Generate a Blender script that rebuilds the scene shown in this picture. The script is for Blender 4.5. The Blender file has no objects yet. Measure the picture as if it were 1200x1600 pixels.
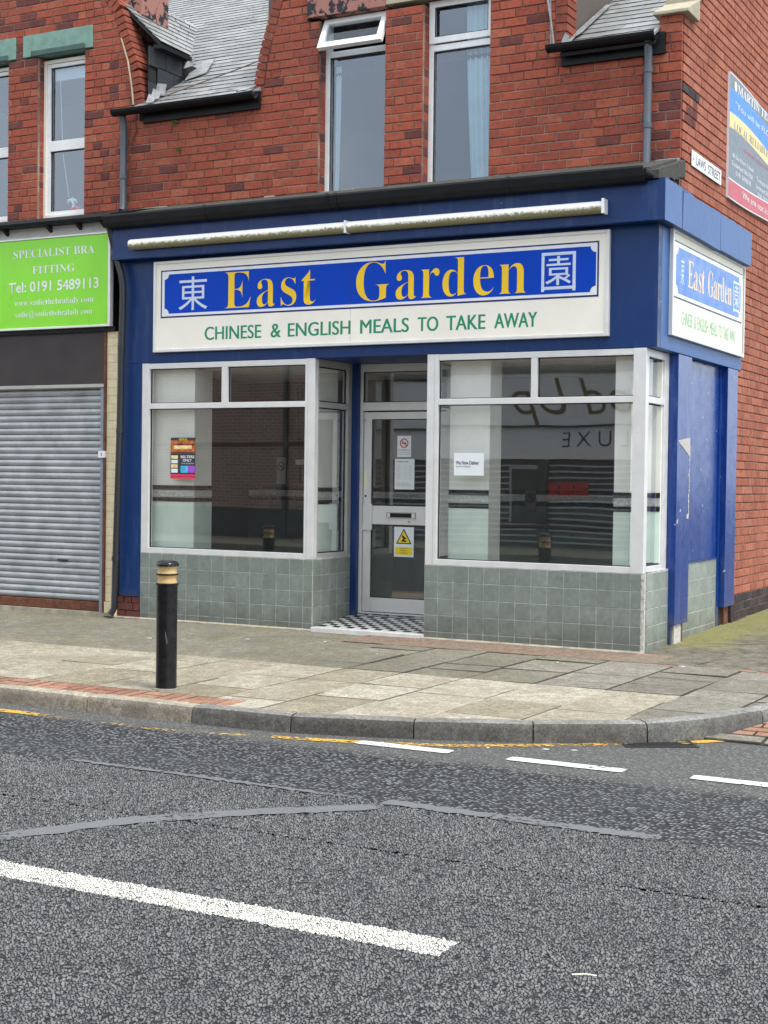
import bpy, math, random
import numpy as np
from mathutils import Vector, Matrix
random.seed(7)
S = bpy.context.scene
COL = S.collection
R = math.radians

# ------------------------------------------------------------------ camera, world, sun, exposure
cd = bpy.data.cameras.new('camera')
cam = bpy.data.objects.new('camera', cd); COL.objects.link(cam)
cr = Vector((0.88274051, 0.46967971, 0.01304454)); cu = Vector((-0.02187523, 0.01334929, 0.99967158)); cw = Vector((-0.46935133, 0.88273595, -0.02205831))
m = Matrix((cr, cu, -cw)).transposed().to_4x4()
m.translation = Vector((3.8817, -11.9875, 1.4632))
cam.matrix_world = m
cd.sensor_fit = 'VERTICAL'; cd.sensor_height = 36; cd.lens = 51.265
cd.clip_start = 0.05; cd.clip_end = 2000
S.camera = cam

SUN_EL, SUN_AZ = R(58), R(106)          # azimuth clockwise from +y (north)
w = bpy.data.worlds.new('World'); S.world = w; w.use_nodes = True
nt = w.node_tree; nt.nodes.clear()
out = nt.nodes.new('ShaderNodeOutputWorld'); bg = nt.nodes.new('ShaderNodeBackground')
sky = nt.nodes.new('ShaderNodeTexSky'); sky.sky_type = 'NISHITA'; sky.sun_disc = False
sky.sun_elevation = SUN_EL; sky.sun_rotation = SUN_AZ; sky.air_density = 1.2; sky.dust_density = 2.0
tc = nt.nodes.new('ShaderNodeTexCoord'); mp = nt.nodes.new('ShaderNodeMapping'); mp.inputs['Scale'].default_value = (1, 1, 2.4)
nz = nt.nodes.new('ShaderNodeTexNoise'); nz.inputs['Scale'].default_value = 2.0; nz.inputs['Detail'].default_value = 5; nz.inputs['Roughness'].default_value = .5
rp = nt.nodes.new('ShaderNodeValToRGB'); rp.color_ramp.elements[0].position = .38; rp.color_ramp.elements[0].color = (4.9, 5.8, 7.0, 1)
rp.color_ramp.elements[1].position = .64; rp.color_ramp.elements[1].color = (11.6, 11.7, 11.7, 1)
mx = nt.nodes.new('ShaderNodeMix'); mx.data_type = 'RGBA'; mx.inputs[0].default_value = .82
L = nt.links.new
L(tc.outputs['Generated'], mp.inputs[0]); L(mp.outputs[0], nz.inputs['Vector']); L(nz.outputs[0], rp.inputs[0])
L(sky.outputs[0], mx.inputs[6]); L(rp.outputs[0], mx.inputs[7]); L(mx.outputs[2], bg.inputs[0])
bg.inputs[1].default_value = 0.105; L(bg.outputs[0], out.inputs[0])
sd = bpy.data.lights.new('sun', 'SUN'); sd.energy = 1.5; sd.angle = R(14); sd.color = (1, .95, .88)
sun = bpy.data.objects.new('sun', sd); COL.objects.link(sun)
dirv = Vector((math.sin(SUN_AZ)*math.cos(SUN_EL), math.cos(SUN_AZ)*math.cos(SUN_EL), math.sin(SUN_EL)))
sun.rotation_euler = dirv.to_track_quat('Z', 'Y').to_euler()
S.view_settings.view_transform = 'Standard'; S.view_settings.look = 'None'
S.view_settings.exposure = 1.06; S.view_settings.gamma = 1; S.view_settings.use_curve_mapping = False
S.cycles.max_bounces = 8; S.cycles.transparent_max_bounces = 12; S.cycles.glossy_bounces = 4

# ------------------------------------------------------------------ materials
class N:
    def __init__(s, name):
        s.m = bpy.data.materials.new(name); s.m.use_nodes = True; s.t = s.m.node_tree; s.n = s.t.nodes
        s.b = s.n['Principled BSDF']; s.o = s.n['Material Output']; s._p = None
    def a(s, t, **k):
        n = s.n.new(t)
        for q, v in k.items(): setattr(n, q, v)
        return n
    def l(s, x, y): s.t.links.new(x, y)
    def pos(s):
        if s._p is None: s._p = s.a('ShaderNodeNewGeometry').outputs['Position']
        return s._p
    def noise(s, scale, detail=4, rough=.55, vec=None, stretch=None, dist=0):
        v = vec or s.pos()
        if stretch:
            mm = s.a('ShaderNodeMapping'); mm.inputs['Scale'].default_value = stretch; s.l(v, mm.inputs[0]); v = mm.outputs[0]
        n = s.a('ShaderNodeTexNoise'); n.inputs['Scale'].default_value = scale; n.inputs['Detail'].default_value = detail
        n.inputs['Roughness'].default_value = rough; n.inputs['Distortion'].default_value = dist
        s.l(v, n.inputs['Vector']); return n.outputs[0]
    def ramp(s, f, stops):
        r = s.a('ShaderNodeValToRGB'); cr_ = r.color_ramp
        while len(cr_.elements) < len(stops): cr_.elements.new(.5)
        for e, (p, c) in zip(cr_.elements, stops):
            e.position = p; e.color = (c, c, c, 1) if not isinstance(c, tuple) else (*c, 1)
        s.l(f, r.inputs[0]); return r.outputs[0]
    def mix(s, f, a, b, mode='MIX'):
        x = s.a('ShaderNodeMix', data_type='RGBA', blend_type=mode)
        for v, i in ((f, 0), (a, 6), (b, 7)):
            if isinstance(v, (int, float)): x.inputs[i].default_value = v if i == 0 else (v, v, v, 1)
            elif isinstance(v, tuple): x.inputs[i].default_value = (*v, 1)
            else: s.l(v, x.inputs[i])
        return x.outputs[2]
    def math(s, op, a, b=0):
        x = s.a('ShaderNodeMath', operation=op)
        for v, i in ((a, 0), (b, 1)):
            if isinstance(v, (int, float)): x.inputs[i].default_value = v
            else: s.l(v, x.inputs[i])
        return x.outputs[0]
    def rnd(s):
        o = s.a('ShaderNodeObjectInfo').outputs['Random']
        a_ = s.a('ShaderNodeAttribute', attribute_name='rnd').outputs['Fac']
        return s.math('FRACT', s.math('ADD', o, a_))
    def bump(s, h, d=.003, st=1):
        bnode = s.a('ShaderNodeBump'); bnode.inputs['Distance'].default_value = d; bnode.inputs['Strength'].default_value = st
        s.l(h, bnode.inputs['Height']); s.l(bnode.outputs[0], s.b.inputs['Normal'])
    def set(s, col=None, rough=.6, metal=0, spec=None):
        if col is not None:
            if isinstance(col, tuple): s.b.inputs['Base Color'].default_value = (*col, 1)
            else: s.l(col, s.b.inputs['Base Color'])
        if isinstance(rough, (int, float)): s.b.inputs['Roughness'].default_value = rough
        else: s.l(rough, s.b.inputs['Roughness'])
        s.b.inputs['Metallic'].default_value = metal
        if spec is not None: s.b.inputs['Specular IOR Level'].default_value = spec
        return s.m
    def xyz(s):
        q = s.a('ShaderNodeSeparateXYZ'); s.l(s.pos(), q.inputs[0]); return q.outputs

def simple(name, col, rough=.6, metal=0, amt=.18, scale=9, bump=0, spots=0, spotcol=(.02, .02, .02), streak=False, rvar=0, spec=None):
    k = N(name)
    f = k.noise(scale, 5, .6, stretch=(1, 1, .18) if streak else None)
    f = k.ramp(f, [(.3, 1-amt), (.7, 1+amt)])
    c = k.mix(1.0, col, f, 'MULTIPLY')
    if rvar:
        c = k.mix(1.0, c, k.ramp(k.rnd(), [(0, 1-rvar), (1, 1+rvar)]), 'MULTIPLY')
    if spots:
        g = k.noise(scale*3.7, 6, .7)
        c = k.mix(k.ramp(g, [(1-spots-.06, 0.0), (1-spots+.02, 1.0)]), c, spotcol)
    r_ = k.ramp(k.noise(scale*2, 3), [(.3, max(0, rough-.08)), (.7, min(1, rough+.1))])
    k.set(c, r_, metal, spec)
    if bump: k.bump(k.noise(scale*12, 5, .7), bump)
    return k.m

M = {}
def brick_mat(name, stops, soot=.35):
    k = N(name)
    c = k.ramp(k.rnd(), stops)
    f = k.ramp(k.noise(26, 7, .75), [(.30, .55), (.5, 1.0), (.72, 1.25)])
    c = k.mix(1, c, f, 'MULTIPLY')
    c = k.mix(k.ramp(k.noise(1.3, 7, .75), [(.44, 0.0), (.62, soot)]), c, (.085, .036, .032))
    c = k.mix(k.ramp(k.noise(3.2, 6, .7, stretch=(1, 1, .14)), [(.55, 0.0), (.75, soot*.9)]), c, (.06, .035, .032))
    c = k.mix(k.ramp(k.noise(75, 4, .7), [(.66, 0.0), (.74, .55)]), c, (.035, .022, .022))
    c = k.mix(k.ramp(k.noise(2.3, 6, .7, stretch=(1, 1, 1.5)), [(.66, 0.0), (.8, .35)]), c, (.42, .34, .31))
    k.set(c, .88, 0, .25); k.bump(k.noise(120, 6, .75), .004, .8); return k.m
M['brick'] = brick_mat('red_brick', [(0, (.27, .068, .046)), (.2, (.315, .076, .047)), (.6, (.35, .086, .050)), (.9, (.375, .102, .058)), (1, (.40, .125, .075))], .26)
M['brick_side'] = brick_mat('side_lit_brick', [(0, (.31, .10, .064)), (.3, (.355, .118, .072)), (.7, (.385, .135, .082)), (1, (.41, .155, .098))], .18)  # same brick as the front, stronger side light put into its colour
M['brick_plinth'] = brick_mat('sooty_brick', [(0, (.03, .026, .026)), (1, (.075, .06, .058))], .3)
M['brick_dark'] = brick_mat('blackened_brick', [(0, (.13, .042, .038)), (1, (.19, .06, .05))], .5)
M['brick_coping'] = brick_mat('coping_brick_red', [(0, (.21, .055, .038)), (1, (.33, .09, .052))], .35)
M['brick_opp'] = brick_mat('brown_brick', [(0, (.14, .07, .05)), (1, (.22, .11, .08))], .3)
def mortar(name, a, b):
    k = N(name); c = k.mix(k.noise(5, 5, .6), a, b)
    c = k.mix(k.ramp(k.noise(1.1, 7, .75), [(.42, 0.0), (.56, .85)]), c, (.13, .06, .048))
    k.set(c, .95); k.bump(k.noise(150, 4, .7), .004); return k.m
M['mortar'] = mortar('mortar_pale', (.30, .20, .155), (.42, .34, .26))
M['mortar_side'] = mortar('mortar_sandy', (.16, .09, .07), (.50, .36, .26))
M['mortar_dark'] = mortar('mortar_dark', (.07, .06, .055), (.2, .17, .15))

def blue_paint():
    k = N('blue_gloss_paint')
    c = k.mix(k.noise(2.2, 4), (.003, .026, .112), (.006, .037, .150))
    st = k.ramp(k.noise(7, 6, .7, stretch=(1, 1, .12)), [(.56, 0.0), (.78, .28)])
    c = k.mix(st, c, (.12, .19, .33))
    sp = k.ramp(k.noise(16, 3, .5), [(.765, 0.0), (.775, 1.0)])
    c = k.mix(sp, c, (.5, .55, .62))
    dz_ = k.ramp(k.math('ADD', k.math('MULTIPLY', k.xyz()[2], 1.6), k.noise(6, 6, .7, stretch=(1, 1, .5))), [(.62, .7), (1.15, 0.0)])
    c = k.mix(k.math('MULTIPLY', dz_, k.ramp(k.noise(19, 5, .8), [(.35, .2), (.65, 1.0)])), c, (.11, .105, .09))
    k.set(c, k.ramp(k.noise(6, 5, .7), [(.3, .30), (.7, .52)]), 0, .3); k.b.inputs['Coat Weight'].default_value = .06; k.b.inputs['Coat Roughness'].default_value = .22
    k.bump(k.noise(9, 3, .5), .004, .35); return k.m
M['blue'] = blue_paint()
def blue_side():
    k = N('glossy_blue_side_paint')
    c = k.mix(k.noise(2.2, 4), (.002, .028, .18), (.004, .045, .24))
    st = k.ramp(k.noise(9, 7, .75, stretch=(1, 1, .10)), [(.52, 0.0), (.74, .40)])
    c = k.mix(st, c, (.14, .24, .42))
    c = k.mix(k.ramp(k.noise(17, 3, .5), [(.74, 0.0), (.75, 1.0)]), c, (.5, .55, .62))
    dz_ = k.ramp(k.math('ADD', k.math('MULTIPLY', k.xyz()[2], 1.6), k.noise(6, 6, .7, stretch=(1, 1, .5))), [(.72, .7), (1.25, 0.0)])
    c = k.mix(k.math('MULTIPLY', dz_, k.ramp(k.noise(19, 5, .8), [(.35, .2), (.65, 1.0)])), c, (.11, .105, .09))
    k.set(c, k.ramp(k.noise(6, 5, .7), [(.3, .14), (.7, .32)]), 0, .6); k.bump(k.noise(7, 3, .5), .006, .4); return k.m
M['blue_side'] = blue_side()
M['blue_weathered_lit'] = None
def blue_w():
    k = N('weathered_sky_lit_blue')
    c = k.mix(k.noise(3, 5), (.014, .075, .24), (.03, .12, .33))
    c = k.mix(k.ramp(k.noise(26, 5, .7, stretch=(1, 1, .5)), [(.58, 0.0), (.8, .5)]), c, (.24, .33, .45))
    k.set(c, .42, 0, .35); k.bump(k.noise(10, 4, .6), .006, .5); return k.m
M['blue_weathered_lit'] = blue_w()  # weathered blue; sky sheen on the side boards lightened into the colour
M['alu'] = simple('silver_aluminium', (.70, .70, .69), .42, .25, .06, 6)
M['alu_dark'] = simple('dull_aluminium', (.42, .42, .40), .45, .3, .1, 6)
M['upvc'] = simple('white_upvc', (.80, .81, .81), .35, 0, .06, 14, spots=.28, spotcol=(.35, .36, .33))
M['rubber'] = simple('black_gasket', (.012, .012, .013), .6)
M['dark'] = simple('dark_recess', (.015, .015, .016), .9)
def tile_mat(name, a, b, c2):
    k = N(name)
    c = k.ramp(k.rnd(), [(0, a), (.55, b), (1, c2)])
    c = k.mix(1, c, k.ramp(k.noise(22, 5, .6), [(.3, .86), (.7, 1.14)]), 'MULTIPLY')
    z = k.xyz()[2]
    dirt = k.math('ADD', k.math('MULTIPLY', k.ramp(k.noise(5, 6, .7), [(.35, 0.0), (.7, 1.0)]), .35), k.ramp(k.math('ADD', k.math('MULTIPLY', z, 1.5), k.noise(7, 6, .7)), [(.52, .55), (.95, 0.0)]))
    c = k.mix(dirt, c, (.10, .105, .09))
    k.set(c, k.ramp(k.noise(14, 4), [(.3, .26), (.7, .5)])); k.bump(k.noise(60, 4, .6), .0012, .5); return k.m
M['tile'] = tile_mat('sage_green_tile', (.185, .215, .195), (.208, .242, .220), (.228, .262, .240))
M['tile_side'] = tile_mat('side_lit_sage_tile', (.25, .285, .25), (.28, .32, .28), (.30, .345, .305))  # front tile repeated paler, side daylight put into the colour
M['grout'] = simple('tile_grout', (.42, .43, .39), .9, 0, .5, 9)
M['render'] = simple('flaking_render', (.64, .62, .57), .9, 0, .2, 30, bump=.01, spots=.27, spotcol=(.14, .09, .07))
M['cream'] = simple('cream_sign_face', (.83, .80, .71), .38, 0, .04, 3, spots=.22, spotcol=(.58, .55, .46))
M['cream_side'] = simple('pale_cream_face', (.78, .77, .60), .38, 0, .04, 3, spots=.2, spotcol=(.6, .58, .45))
M['royal'] = simple('royal_blue_face', (.0, .052, .46), .55, 0, .06, 4, spec=.15)
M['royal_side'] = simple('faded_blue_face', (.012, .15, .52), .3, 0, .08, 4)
M['navy'] = simple('navy_line', (.006, .01, .12), .4)
M['white'] = simple('white_vinyl', (.74, .76, .78), .4, 0, .03)
M['gold'] = simple('yellow_letter', (.86, .57, .03), .5, 0, .06, spec=.2)
M['peach'] = simple('faded_yellow_letter', (.80, .62, .38), .4, 0, .06)
M['green_text'] = simple('green_letter', (.0, .24, .115), .5, 0, .08)
M['green_faded'] = simple('faded_green_letter', (.22, .50, .30), .5, 0, .1)
M['silver_text'] = simple('pale_silver_letter', (.56, .64, .78), .4, 0, .06)
M['lime'] = simple('lime_sign_face', (.225, .66, .028), .32, 0, .04, 3)
M['lime2'] = simple('pale_lime', (.33, .75, .10), .32, 0, .02, 3)
M['black'] = simple('black_gloss', (.008, .008, .009), .26, 0, .3, 8, spots=.26, spotcol=(.05, .05, .052), spec=.35)
M['blackplastic'] = simple('black_pvc', (.018, .021, .026), .42, 0, .3, 10, streak=True)
M['greypipe'] = simple('grey_pipe', (.075, .09, .115), .42, 0, .25, 12, streak=True)
M['pitch'] = simple('black_painted_timber', (.008, .009, .011), .5, 0, .4, 10, spec=.22)
M['bark_board'] = simple('dark_brown_board', (.030, .023, .024), .6, 0, .3, 5, spots=.28, spotcol=(.075, .065, .062))
M['steel'] = simple('galvanised_slat', (.37, .39, .41), .45, .3, .22, 5, streak=False, bump=.0008, spots=.27, spotcol=(.24, .25, .26))
M['guide'] = simple('grey_steel_guide', (.25, .31, .38), .45, .2, .12, 6)
M['rust'] = simple('rusty_steel', (.13, .045, .022), .8, 0, .5, 24, bump=.002)
M['creambrick'] = simple('cream_painted_brick', (.70, .60, .39), .6, 0, .09, 14, bump=.002, rvar=.04)
M['whitewood'] = simple('dirty_white_timber', (.50, .50, .48), .6, 0, .12, 8)
M['stonegreen'] = simple('green_painted_stone', (.17, .30, .25), .7, 0, .2, 10, bump=.004, spots=.33, spotcol=(.085, .14, .115))
M['stonegreen2'] = simple('dark_green_stone', (.05, .10, .085), .7, 0, .25, 10, bump=.003)
def flaky():
    k = N('flaking_black_paint')
    f = k.ramp(k.noise(9, 6, .65), [(.44, 0.0), (.46, 1.0)])
    c = k.mix(f, (.014, .015, .022), (.33, .15, .12)); k.set(c, .75); k.bump(f, .004); return k.m
M['flaky'] = flaky()
M['stone'] = simple('sandstone', (.40, .36, .26), .9, 0, .16, 9, bump=.004, spots=.3, spotcol=(.25, .24, .17))
M['lead'] = simple('lead_flashing', (.29, .30, .31), .55, .2, .35, 12, bump=.006)
M['roofgreen'] = simple('mossy_felt', (.066, .066, .056), .95, 0, .5, 30, bump=.008)
def slate_mat():
    k = N('grey_slate')
    c = k.ramp(k.rnd(), [(0, (.175, .182, .18)), (.5, (.225, .232, .23)), (1, (.285, .292, .288))])
    c = k.mix(1, c, k.ramp(k.noise(12, 6, .7), [(.3, .78), (.7, 1.18)]), 'MULTIPLY')
    c = k.mix(k.ramp(k.noise(5, 6, .75), [(.55, 0.0), (.72, .5)]), c, (.30, .29, .23))
    v = k.a('ShaderNodeTexVoronoi'); v.inputs['Scale'].default_value = 7; k.l(k.pos(), v.inputs['Vector'])
    c = k.mix(k.math('MULTIPLY', k.ramp(v.outputs['Distance'], [(.16, 1.0), (.22, 0.0)]), k.ramp(k.noise(1.3, 3), [(.48, 0.0), (.56, 1.0)])), c, (.03, .03, .025))
    k.set(c, k.ramp(k.noise(9, 4), [(.3, .4), (.7, .65)])); k.bump(k.noise(40, 5, .7), .004); return k.m
M['slate'] = slate_mat()
M['slate_edge'] = simple('shaded_slate_edge', (.10, .10, .095), .9)  # shadow line below each slate, put into the edge colour
M['slate_black'] = simple('black_cheek_slate', (.030, .034, .043), .4, 0, .15, 8, rvar=.3)
def glass(name, strength=1.0, tint=(1, 1, 1), gcol=(.95, .97, 1)):
    k = N(name); k.n.remove(k.b)
    fr = k.a('ShaderNodeFresnel'); fr.inputs['IOR'].default_value = 1.52
    bk = k.a('ShaderNodeNewGeometry').outputs['Backfacing']
    f = k.math('MULTIPLY', k.math('MINIMUM', k.math('MULTIPLY', fr.outputs[0], strength), .95), k.math('SUBTRACT', 1.0, bk))
    g = k.a('ShaderNodeBsdfGlossy'); g.inputs['Roughness'].default_value = .004; g.inputs['Color'].default_value = (*gcol, 1)
    wv = k.a('ShaderNodeBump'); wv.inputs['Distance'].default_value = .02; wv.inputs['Strength'].default_value = .05
    k.l(k.noise(1.1, 1), wv.inputs['Height']); k.l(wv.outputs[0], g.inputs['Normal'])
    t = k.a('ShaderNodeBsdfTransparent'); t.inputs['Color'].default_value = (*tint, 1)
    mm = k.a('ShaderNodeMixShader'); k.l(f, mm.inputs[0]); k.l(t.outputs[0], mm.inputs[1]); k.l(g.outputs[0], mm.inputs[2])
    d = k.a('ShaderNodeBsdfDiffuse'); d.inputs['Color'].default_value = (.5, .52, .5, 1)
    m2 = k.a('ShaderNodeMixShader'); k.l(k.ramp(k.noise(14, 6, .75), [(.55, .004), (.78, .03)]), m2.inputs[0])
    k.l(mm.outputs[0], m2.inputs[1]); k.l(d.outputs[0], m2.inputs[2]); k.l(m2.outputs[0], k.o.inputs[0])
    return k.m
M['glass_side'] = glass('side_glass', 1.1, (.99, 1, .995))
M['glass'] = glass('shop_glass', 3.4, (.99, 1, .995))
M['glass_up'] = glass('double_glazing', 3.2, (.9, .94, .96), (.72, .84, 1))
M['glass_vent'] = glass('vent_glazing', 1.6, (.9, .94, .96))
M['net'] = simple('pale_blue_curtain', (.42, .55, .58), .9, 0, .1, 5)
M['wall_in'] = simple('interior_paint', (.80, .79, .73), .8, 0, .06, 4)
M['wall_back'] = simple('shaded_interior_paint', (.10, .082, .072), .8, 0, .1, 4)  # dimness of a deep room put into the paint colour
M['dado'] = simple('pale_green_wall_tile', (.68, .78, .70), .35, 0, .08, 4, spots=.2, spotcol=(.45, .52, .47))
M['dado_dark'] = simple('shaded_green_wall_tile', (.10, .125, .11), .35, 0, .1, 5)  # dado tile darkened, shade at the back put into its colour
M['stripe'] = simple('black_border_tile', (.015, .012, .012), .3)
M['border'] = simple('patterned_border_tile', (.45, .46, .44), .5, 0, .35, 60)
M['floor_in'] = simple('brown_floor', (.06, .045, .04), .5, 0, .2)
M['ceil_in'] = simple('ceiling_white', (.75, .75, .72), .9)
M['marble'] = simple('white_marble', (.62, .62, .60), .4, 0, .12, 8, spots=.3, spotcol=(.4, .39, .36))
M['mosb'] = simple('black_mosaic', (.016, .016, .016), .4, 0, .3)
M['mosw'] = simple('white_mosaic', (.60, .60, .57), .4, 0, .12, 9)
M['paper'] = simple('white_paper', (.72, .76, .78), .7, 0, .02)
M['ink'] = simple('printed_ink', (.03, .035, .045), .7)
M['red'] = simple('red_ink', (.45, .02, .02), .6)
M['yellow'] = simple('warning_yellow', (.80, .62, .015), .5, 0, .03)
M['lichen_tube'] = None
def tube_mat():
    k = N('mossy_diffuser')
    f = k.math('ADD', k.math('MULTIPLY', k.math('SUBTRACT', k.xyz()[2], 3.782), 14), k.math('MULTIPLY', k.math('SUBTRACT', k.noise(30, 6, .75), .5), 1.6))
    f = k.ramp(f, [(-.0, 1.0), (.28, 0.0)])
    moss = k.mix(k.noise(60, 5, .7), (.10, .095, .03), (.46, .43, .25))
    c = k.mix(f, (.85, .84, .81), moss); k.set(c, .8, 0, .15); return k.m
M['tube'] = tube_mat()

# ground materials (UV = world x, y)
def uvn(k):
    return k.a('ShaderNodeUVMap').outputs[0]
def chips(name, paint=None, scale=76, amp=.0105):
    k = N(name); uv = uvn(k)
    wob = k.noise(30, 2, .5, vec=uv)
    mm = k.a('ShaderNodeVectorMath', operation='ADD'); k.l(uv, mm.inputs[0])
    cmb = k.a('ShaderNodeCombineXYZ'); k.l(k.math('MULTIPLY', wob, .02), cmb.inputs[0]); k.l(k.math('MULTIPLY', wob, -.015), cmb.inputs[1]); k.l(cmb.outputs[0], mm.inputs[1])
    def vor(feature, out):
        v = k.a('ShaderNodeTexVoronoi', feature=feature, voronoi_dimensions='2D'); v.inputs['Scale'].default_value = scale
        k.l(mm.outputs[0], v.inputs['Vector']); return v.outputs[out]
    d = vor('DISTANCE_TO_EDGE', 'Distance'); cc = vor('F1', 'Color')
    sep = k.a('ShaderNodeSeparateColor'); k.l(cc, sep.inputs[0]); rn = sep.outputs[0]; rn2 = sep.outputs[1]
    top = k.ramp(d, [(.03, 0.0), (.21, 1.0)])
    drop = k.ramp(rn2, [(.04, 0.0), (.26, 1.0)])           # some chips missing
    hgt = k.math('MULTIPLY', top, k.math('ADD', .35, k.math('MULTIPLY', rn, .65)))
    hgt = k.math('MULTIPLY', hgt, k.math('ADD', .15, k.math('MULTIPLY', drop, .85)))
    fine = k.noise(260, 3, .7, vec=uv)
    hgt2 = k.math('ADD', hgt, k.math('MULTIPLY', fine, .16))
    stone = k.ramp(rn, [(0, (.10, .102, .105)), (.5, (.145, .148, .150)), (1, (.215, .215, .21))])
    stone = k.mix(1, stone, k.ramp(k.noise(2.2, 5, .6, vec=uv), [(.3, .82), (.7, 1.12)]), 'MULTIPLY')
    c = k.mix(k.ramp(hgt, [(.14, 0.0), (.44, 1.0)]), (.014, .014, .015), stone)
    if paint:
        keep = k.math('MULTIPLY', k.ramp(k.math('ADD', hgt, k.math('MULTIPLY', k.noise(9, 4, .6, vec=uv), .5)), [(.27, 0.0), (.40, 1.0)]), 1)
        c = k.mix(keep, c, k.mix(k.noise(14, 4, vec=uv), paint, tuple(.82*q for q in paint)))
    k.set(c, .75, 0, .35)
    dn = k.a('ShaderNodeDisplacement'); dn.inputs['Midlevel'].default_value = 0.5; dn.inputs['Scale'].default_value = amp
    k.l(hgt2, dn.inputs['Height']); k.l(dn.outputs[0], k.o.inputs['Displacement'])
    k.m.displacement_method = 'BOTH'; return k.m
M['chips'] = chips('coarse_chipped_asphalt')
M['chips_white'] = chips('worn_white_line', (.80, .78, .70))
M['chips_ghost'] = chips('greyed_out_line', (.17, .178, .185), amp=.003)
def asphalt(name, tone=1.0):
    k = N(name); uv = uvn(k)
    v = k.a('ShaderNodeTexVoronoi', voronoi_dimensions='2D', feature='F1'); v.inputs['Scale'].default_value = 46; k.l(uv, v.inputs['Vector'])
    sep = k.a('ShaderNodeSeparateColor'); k.l(v.outputs['Color'], sep.inputs[0])
    g = k.math('MULTIPLY', sep.outputs[0], k.ramp(v.outputs['Distance'], [(.35, 1.0), (.6, .2)]))
    c = k.ramp(g, [(.12, (.010*tone, .010*tone, .011*tone)), (.5, (.066*tone, .069*tone, .074*tone)), (.9, (.25*tone, .255*tone, .26*tone))])
    c = k.mix(k.ramp(k.noise(1.6, 6, .7, vec=uv, stretch=(.35, 1, 1)), [(.4, 0.0), (.7, .40)]), c, (.066, .069, .073))
    y = k.a('ShaderNodeSeparateXYZ'); k.l(uv, y.inputs[0])
    kerb = k.math('ADD', y.outputs[1], k.math('MULTIPLY', k.noise(3, 4, vec=uv), .25))
    c = k.mix(k.ramp(k.math('MULTIPLY', k.math('ADD', kerb, 4.35), 3), [(.0, 0.0), (.5, .38)]), c, (.20, .195, .175))
    k.set(c, .8, 0, .4); k.bump(k.math('ADD', g, k.math('MULTIPLY', k.noise(150, 4, .7, vec=uv), .5)), .014, 1.0); return k.m
M['asphalt'] = asphalt('blue_grey_asphalt')
def worn_paint(name, col, thr=.5, under=None):
    k = N(name); uv = uvn(k)
    c = k.mix(k.noise(8, 5, vec=uv), col, tuple(.78*q for q in col))
    f = k.ramp(k.math('ADD', k.noise(28, 6, .75, vec=uv), k.math('MULTIPLY', k.noise(2.2, 3, vec=uv), .6)), [(thr+.18, 0.0), (thr+.23, 1.0)])
    k.set(c, .6); k.bump(k.noise(80, 4, .7, vec=uv), .005)
    tr = k.a('ShaderNodeBsdfTransparent'); mm = k.a('ShaderNodeMixShader'); k.l(f, mm.inputs[0]); k.l(tr.outputs[0], mm.inputs[1]); k.l(k.b.outputs[0], mm.inputs[2]); k.l(mm.outputs[0], k.o.inputs[0])
    return k.m
M['yline'] = worn_paint('worn_yellow_line', (.74, .43, .06), .585)
M['yline_worn'] = worn_paint('very_worn_yellow_line', (.62, .44, .16), .66)
M['wline'] = worn_paint('white_dash', (.72, .72, .69), .47)
M['ghost'] = worn_paint('grey_ghost_line', (.165, .17, .175), .50)
def slab_mat(name, stops, stain=(.12, .11, .085), moss=0):
    k = N(name); uv = k.pos()
    c = k.ramp(k.rnd(), stops)
    c = k.mix(1, c, k.ramp(k.noise(70, 6, .85), [(.37, .5), (.63, 1.45)]), 'MULTIPLY')
    c = k.mix(1, c, k.ramp(k.noise(11, 6, .75), [(.36, .72), (.64, 1.22)]), 'MULTIPLY')
    c = k.mix(1, c, k.ramp(k.noise(30, 5, .8), [(.38, .76), (.62, 1.22)]), 'MULTIPLY')
    c = k.mix(k.ramp(k.noise(1.5, 7, .7, dist=.6), [(.44, 0.0), (.62, .45)]), c, stain)
    c = k.mix(k.ramp(k.noise(320, 2, .5), [(.64, 0.0), (.7, .4)]), c, (.5, .49, .45))
    if moss: c = k.mix(k.ramp(k.noise(3.1, 6, .7), [(.52, 0.0), (.68, moss)]), c, (.15, .17, .05))
    k.set(c, .88, 0, .3); k.bump(k.noise(130, 6, .8), .004, .9); return k.m
M['slab_new'] = slab_mat('pale_concrete_slab', [(0, (.27, .235, .165)), (.4, (.345, .31, .235)), (1, (.43, .395, .315))], (.19, .16, .10))
M['slab_old'] = slab_mat('old_concrete_slab', [(0, (.17, .16, .12)), (.5, (.205, .19, .145)), (1, (.245, .23, .18))], (.12, .115, .075), .15)
M['slab_grey'] = slab_mat('grey_concrete_slab', [(0, (.17, .155, .12)), (.5, (.215, .198, .158)), (1, (.275, .255, .21))], (.13, .12, .095))
M['concrete'] = slab_mat('worn_pavement_concrete', [(0, (.205, .19, .145)), (1, (.225, .205, .16))], (.10, .095, .066), .45)
M['redstrip'] = slab_mat('red_stained_concrete', [(0, (.21, .145, .11)), (1, (.24, .165, .12))], (.17, .16, .125))
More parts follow.
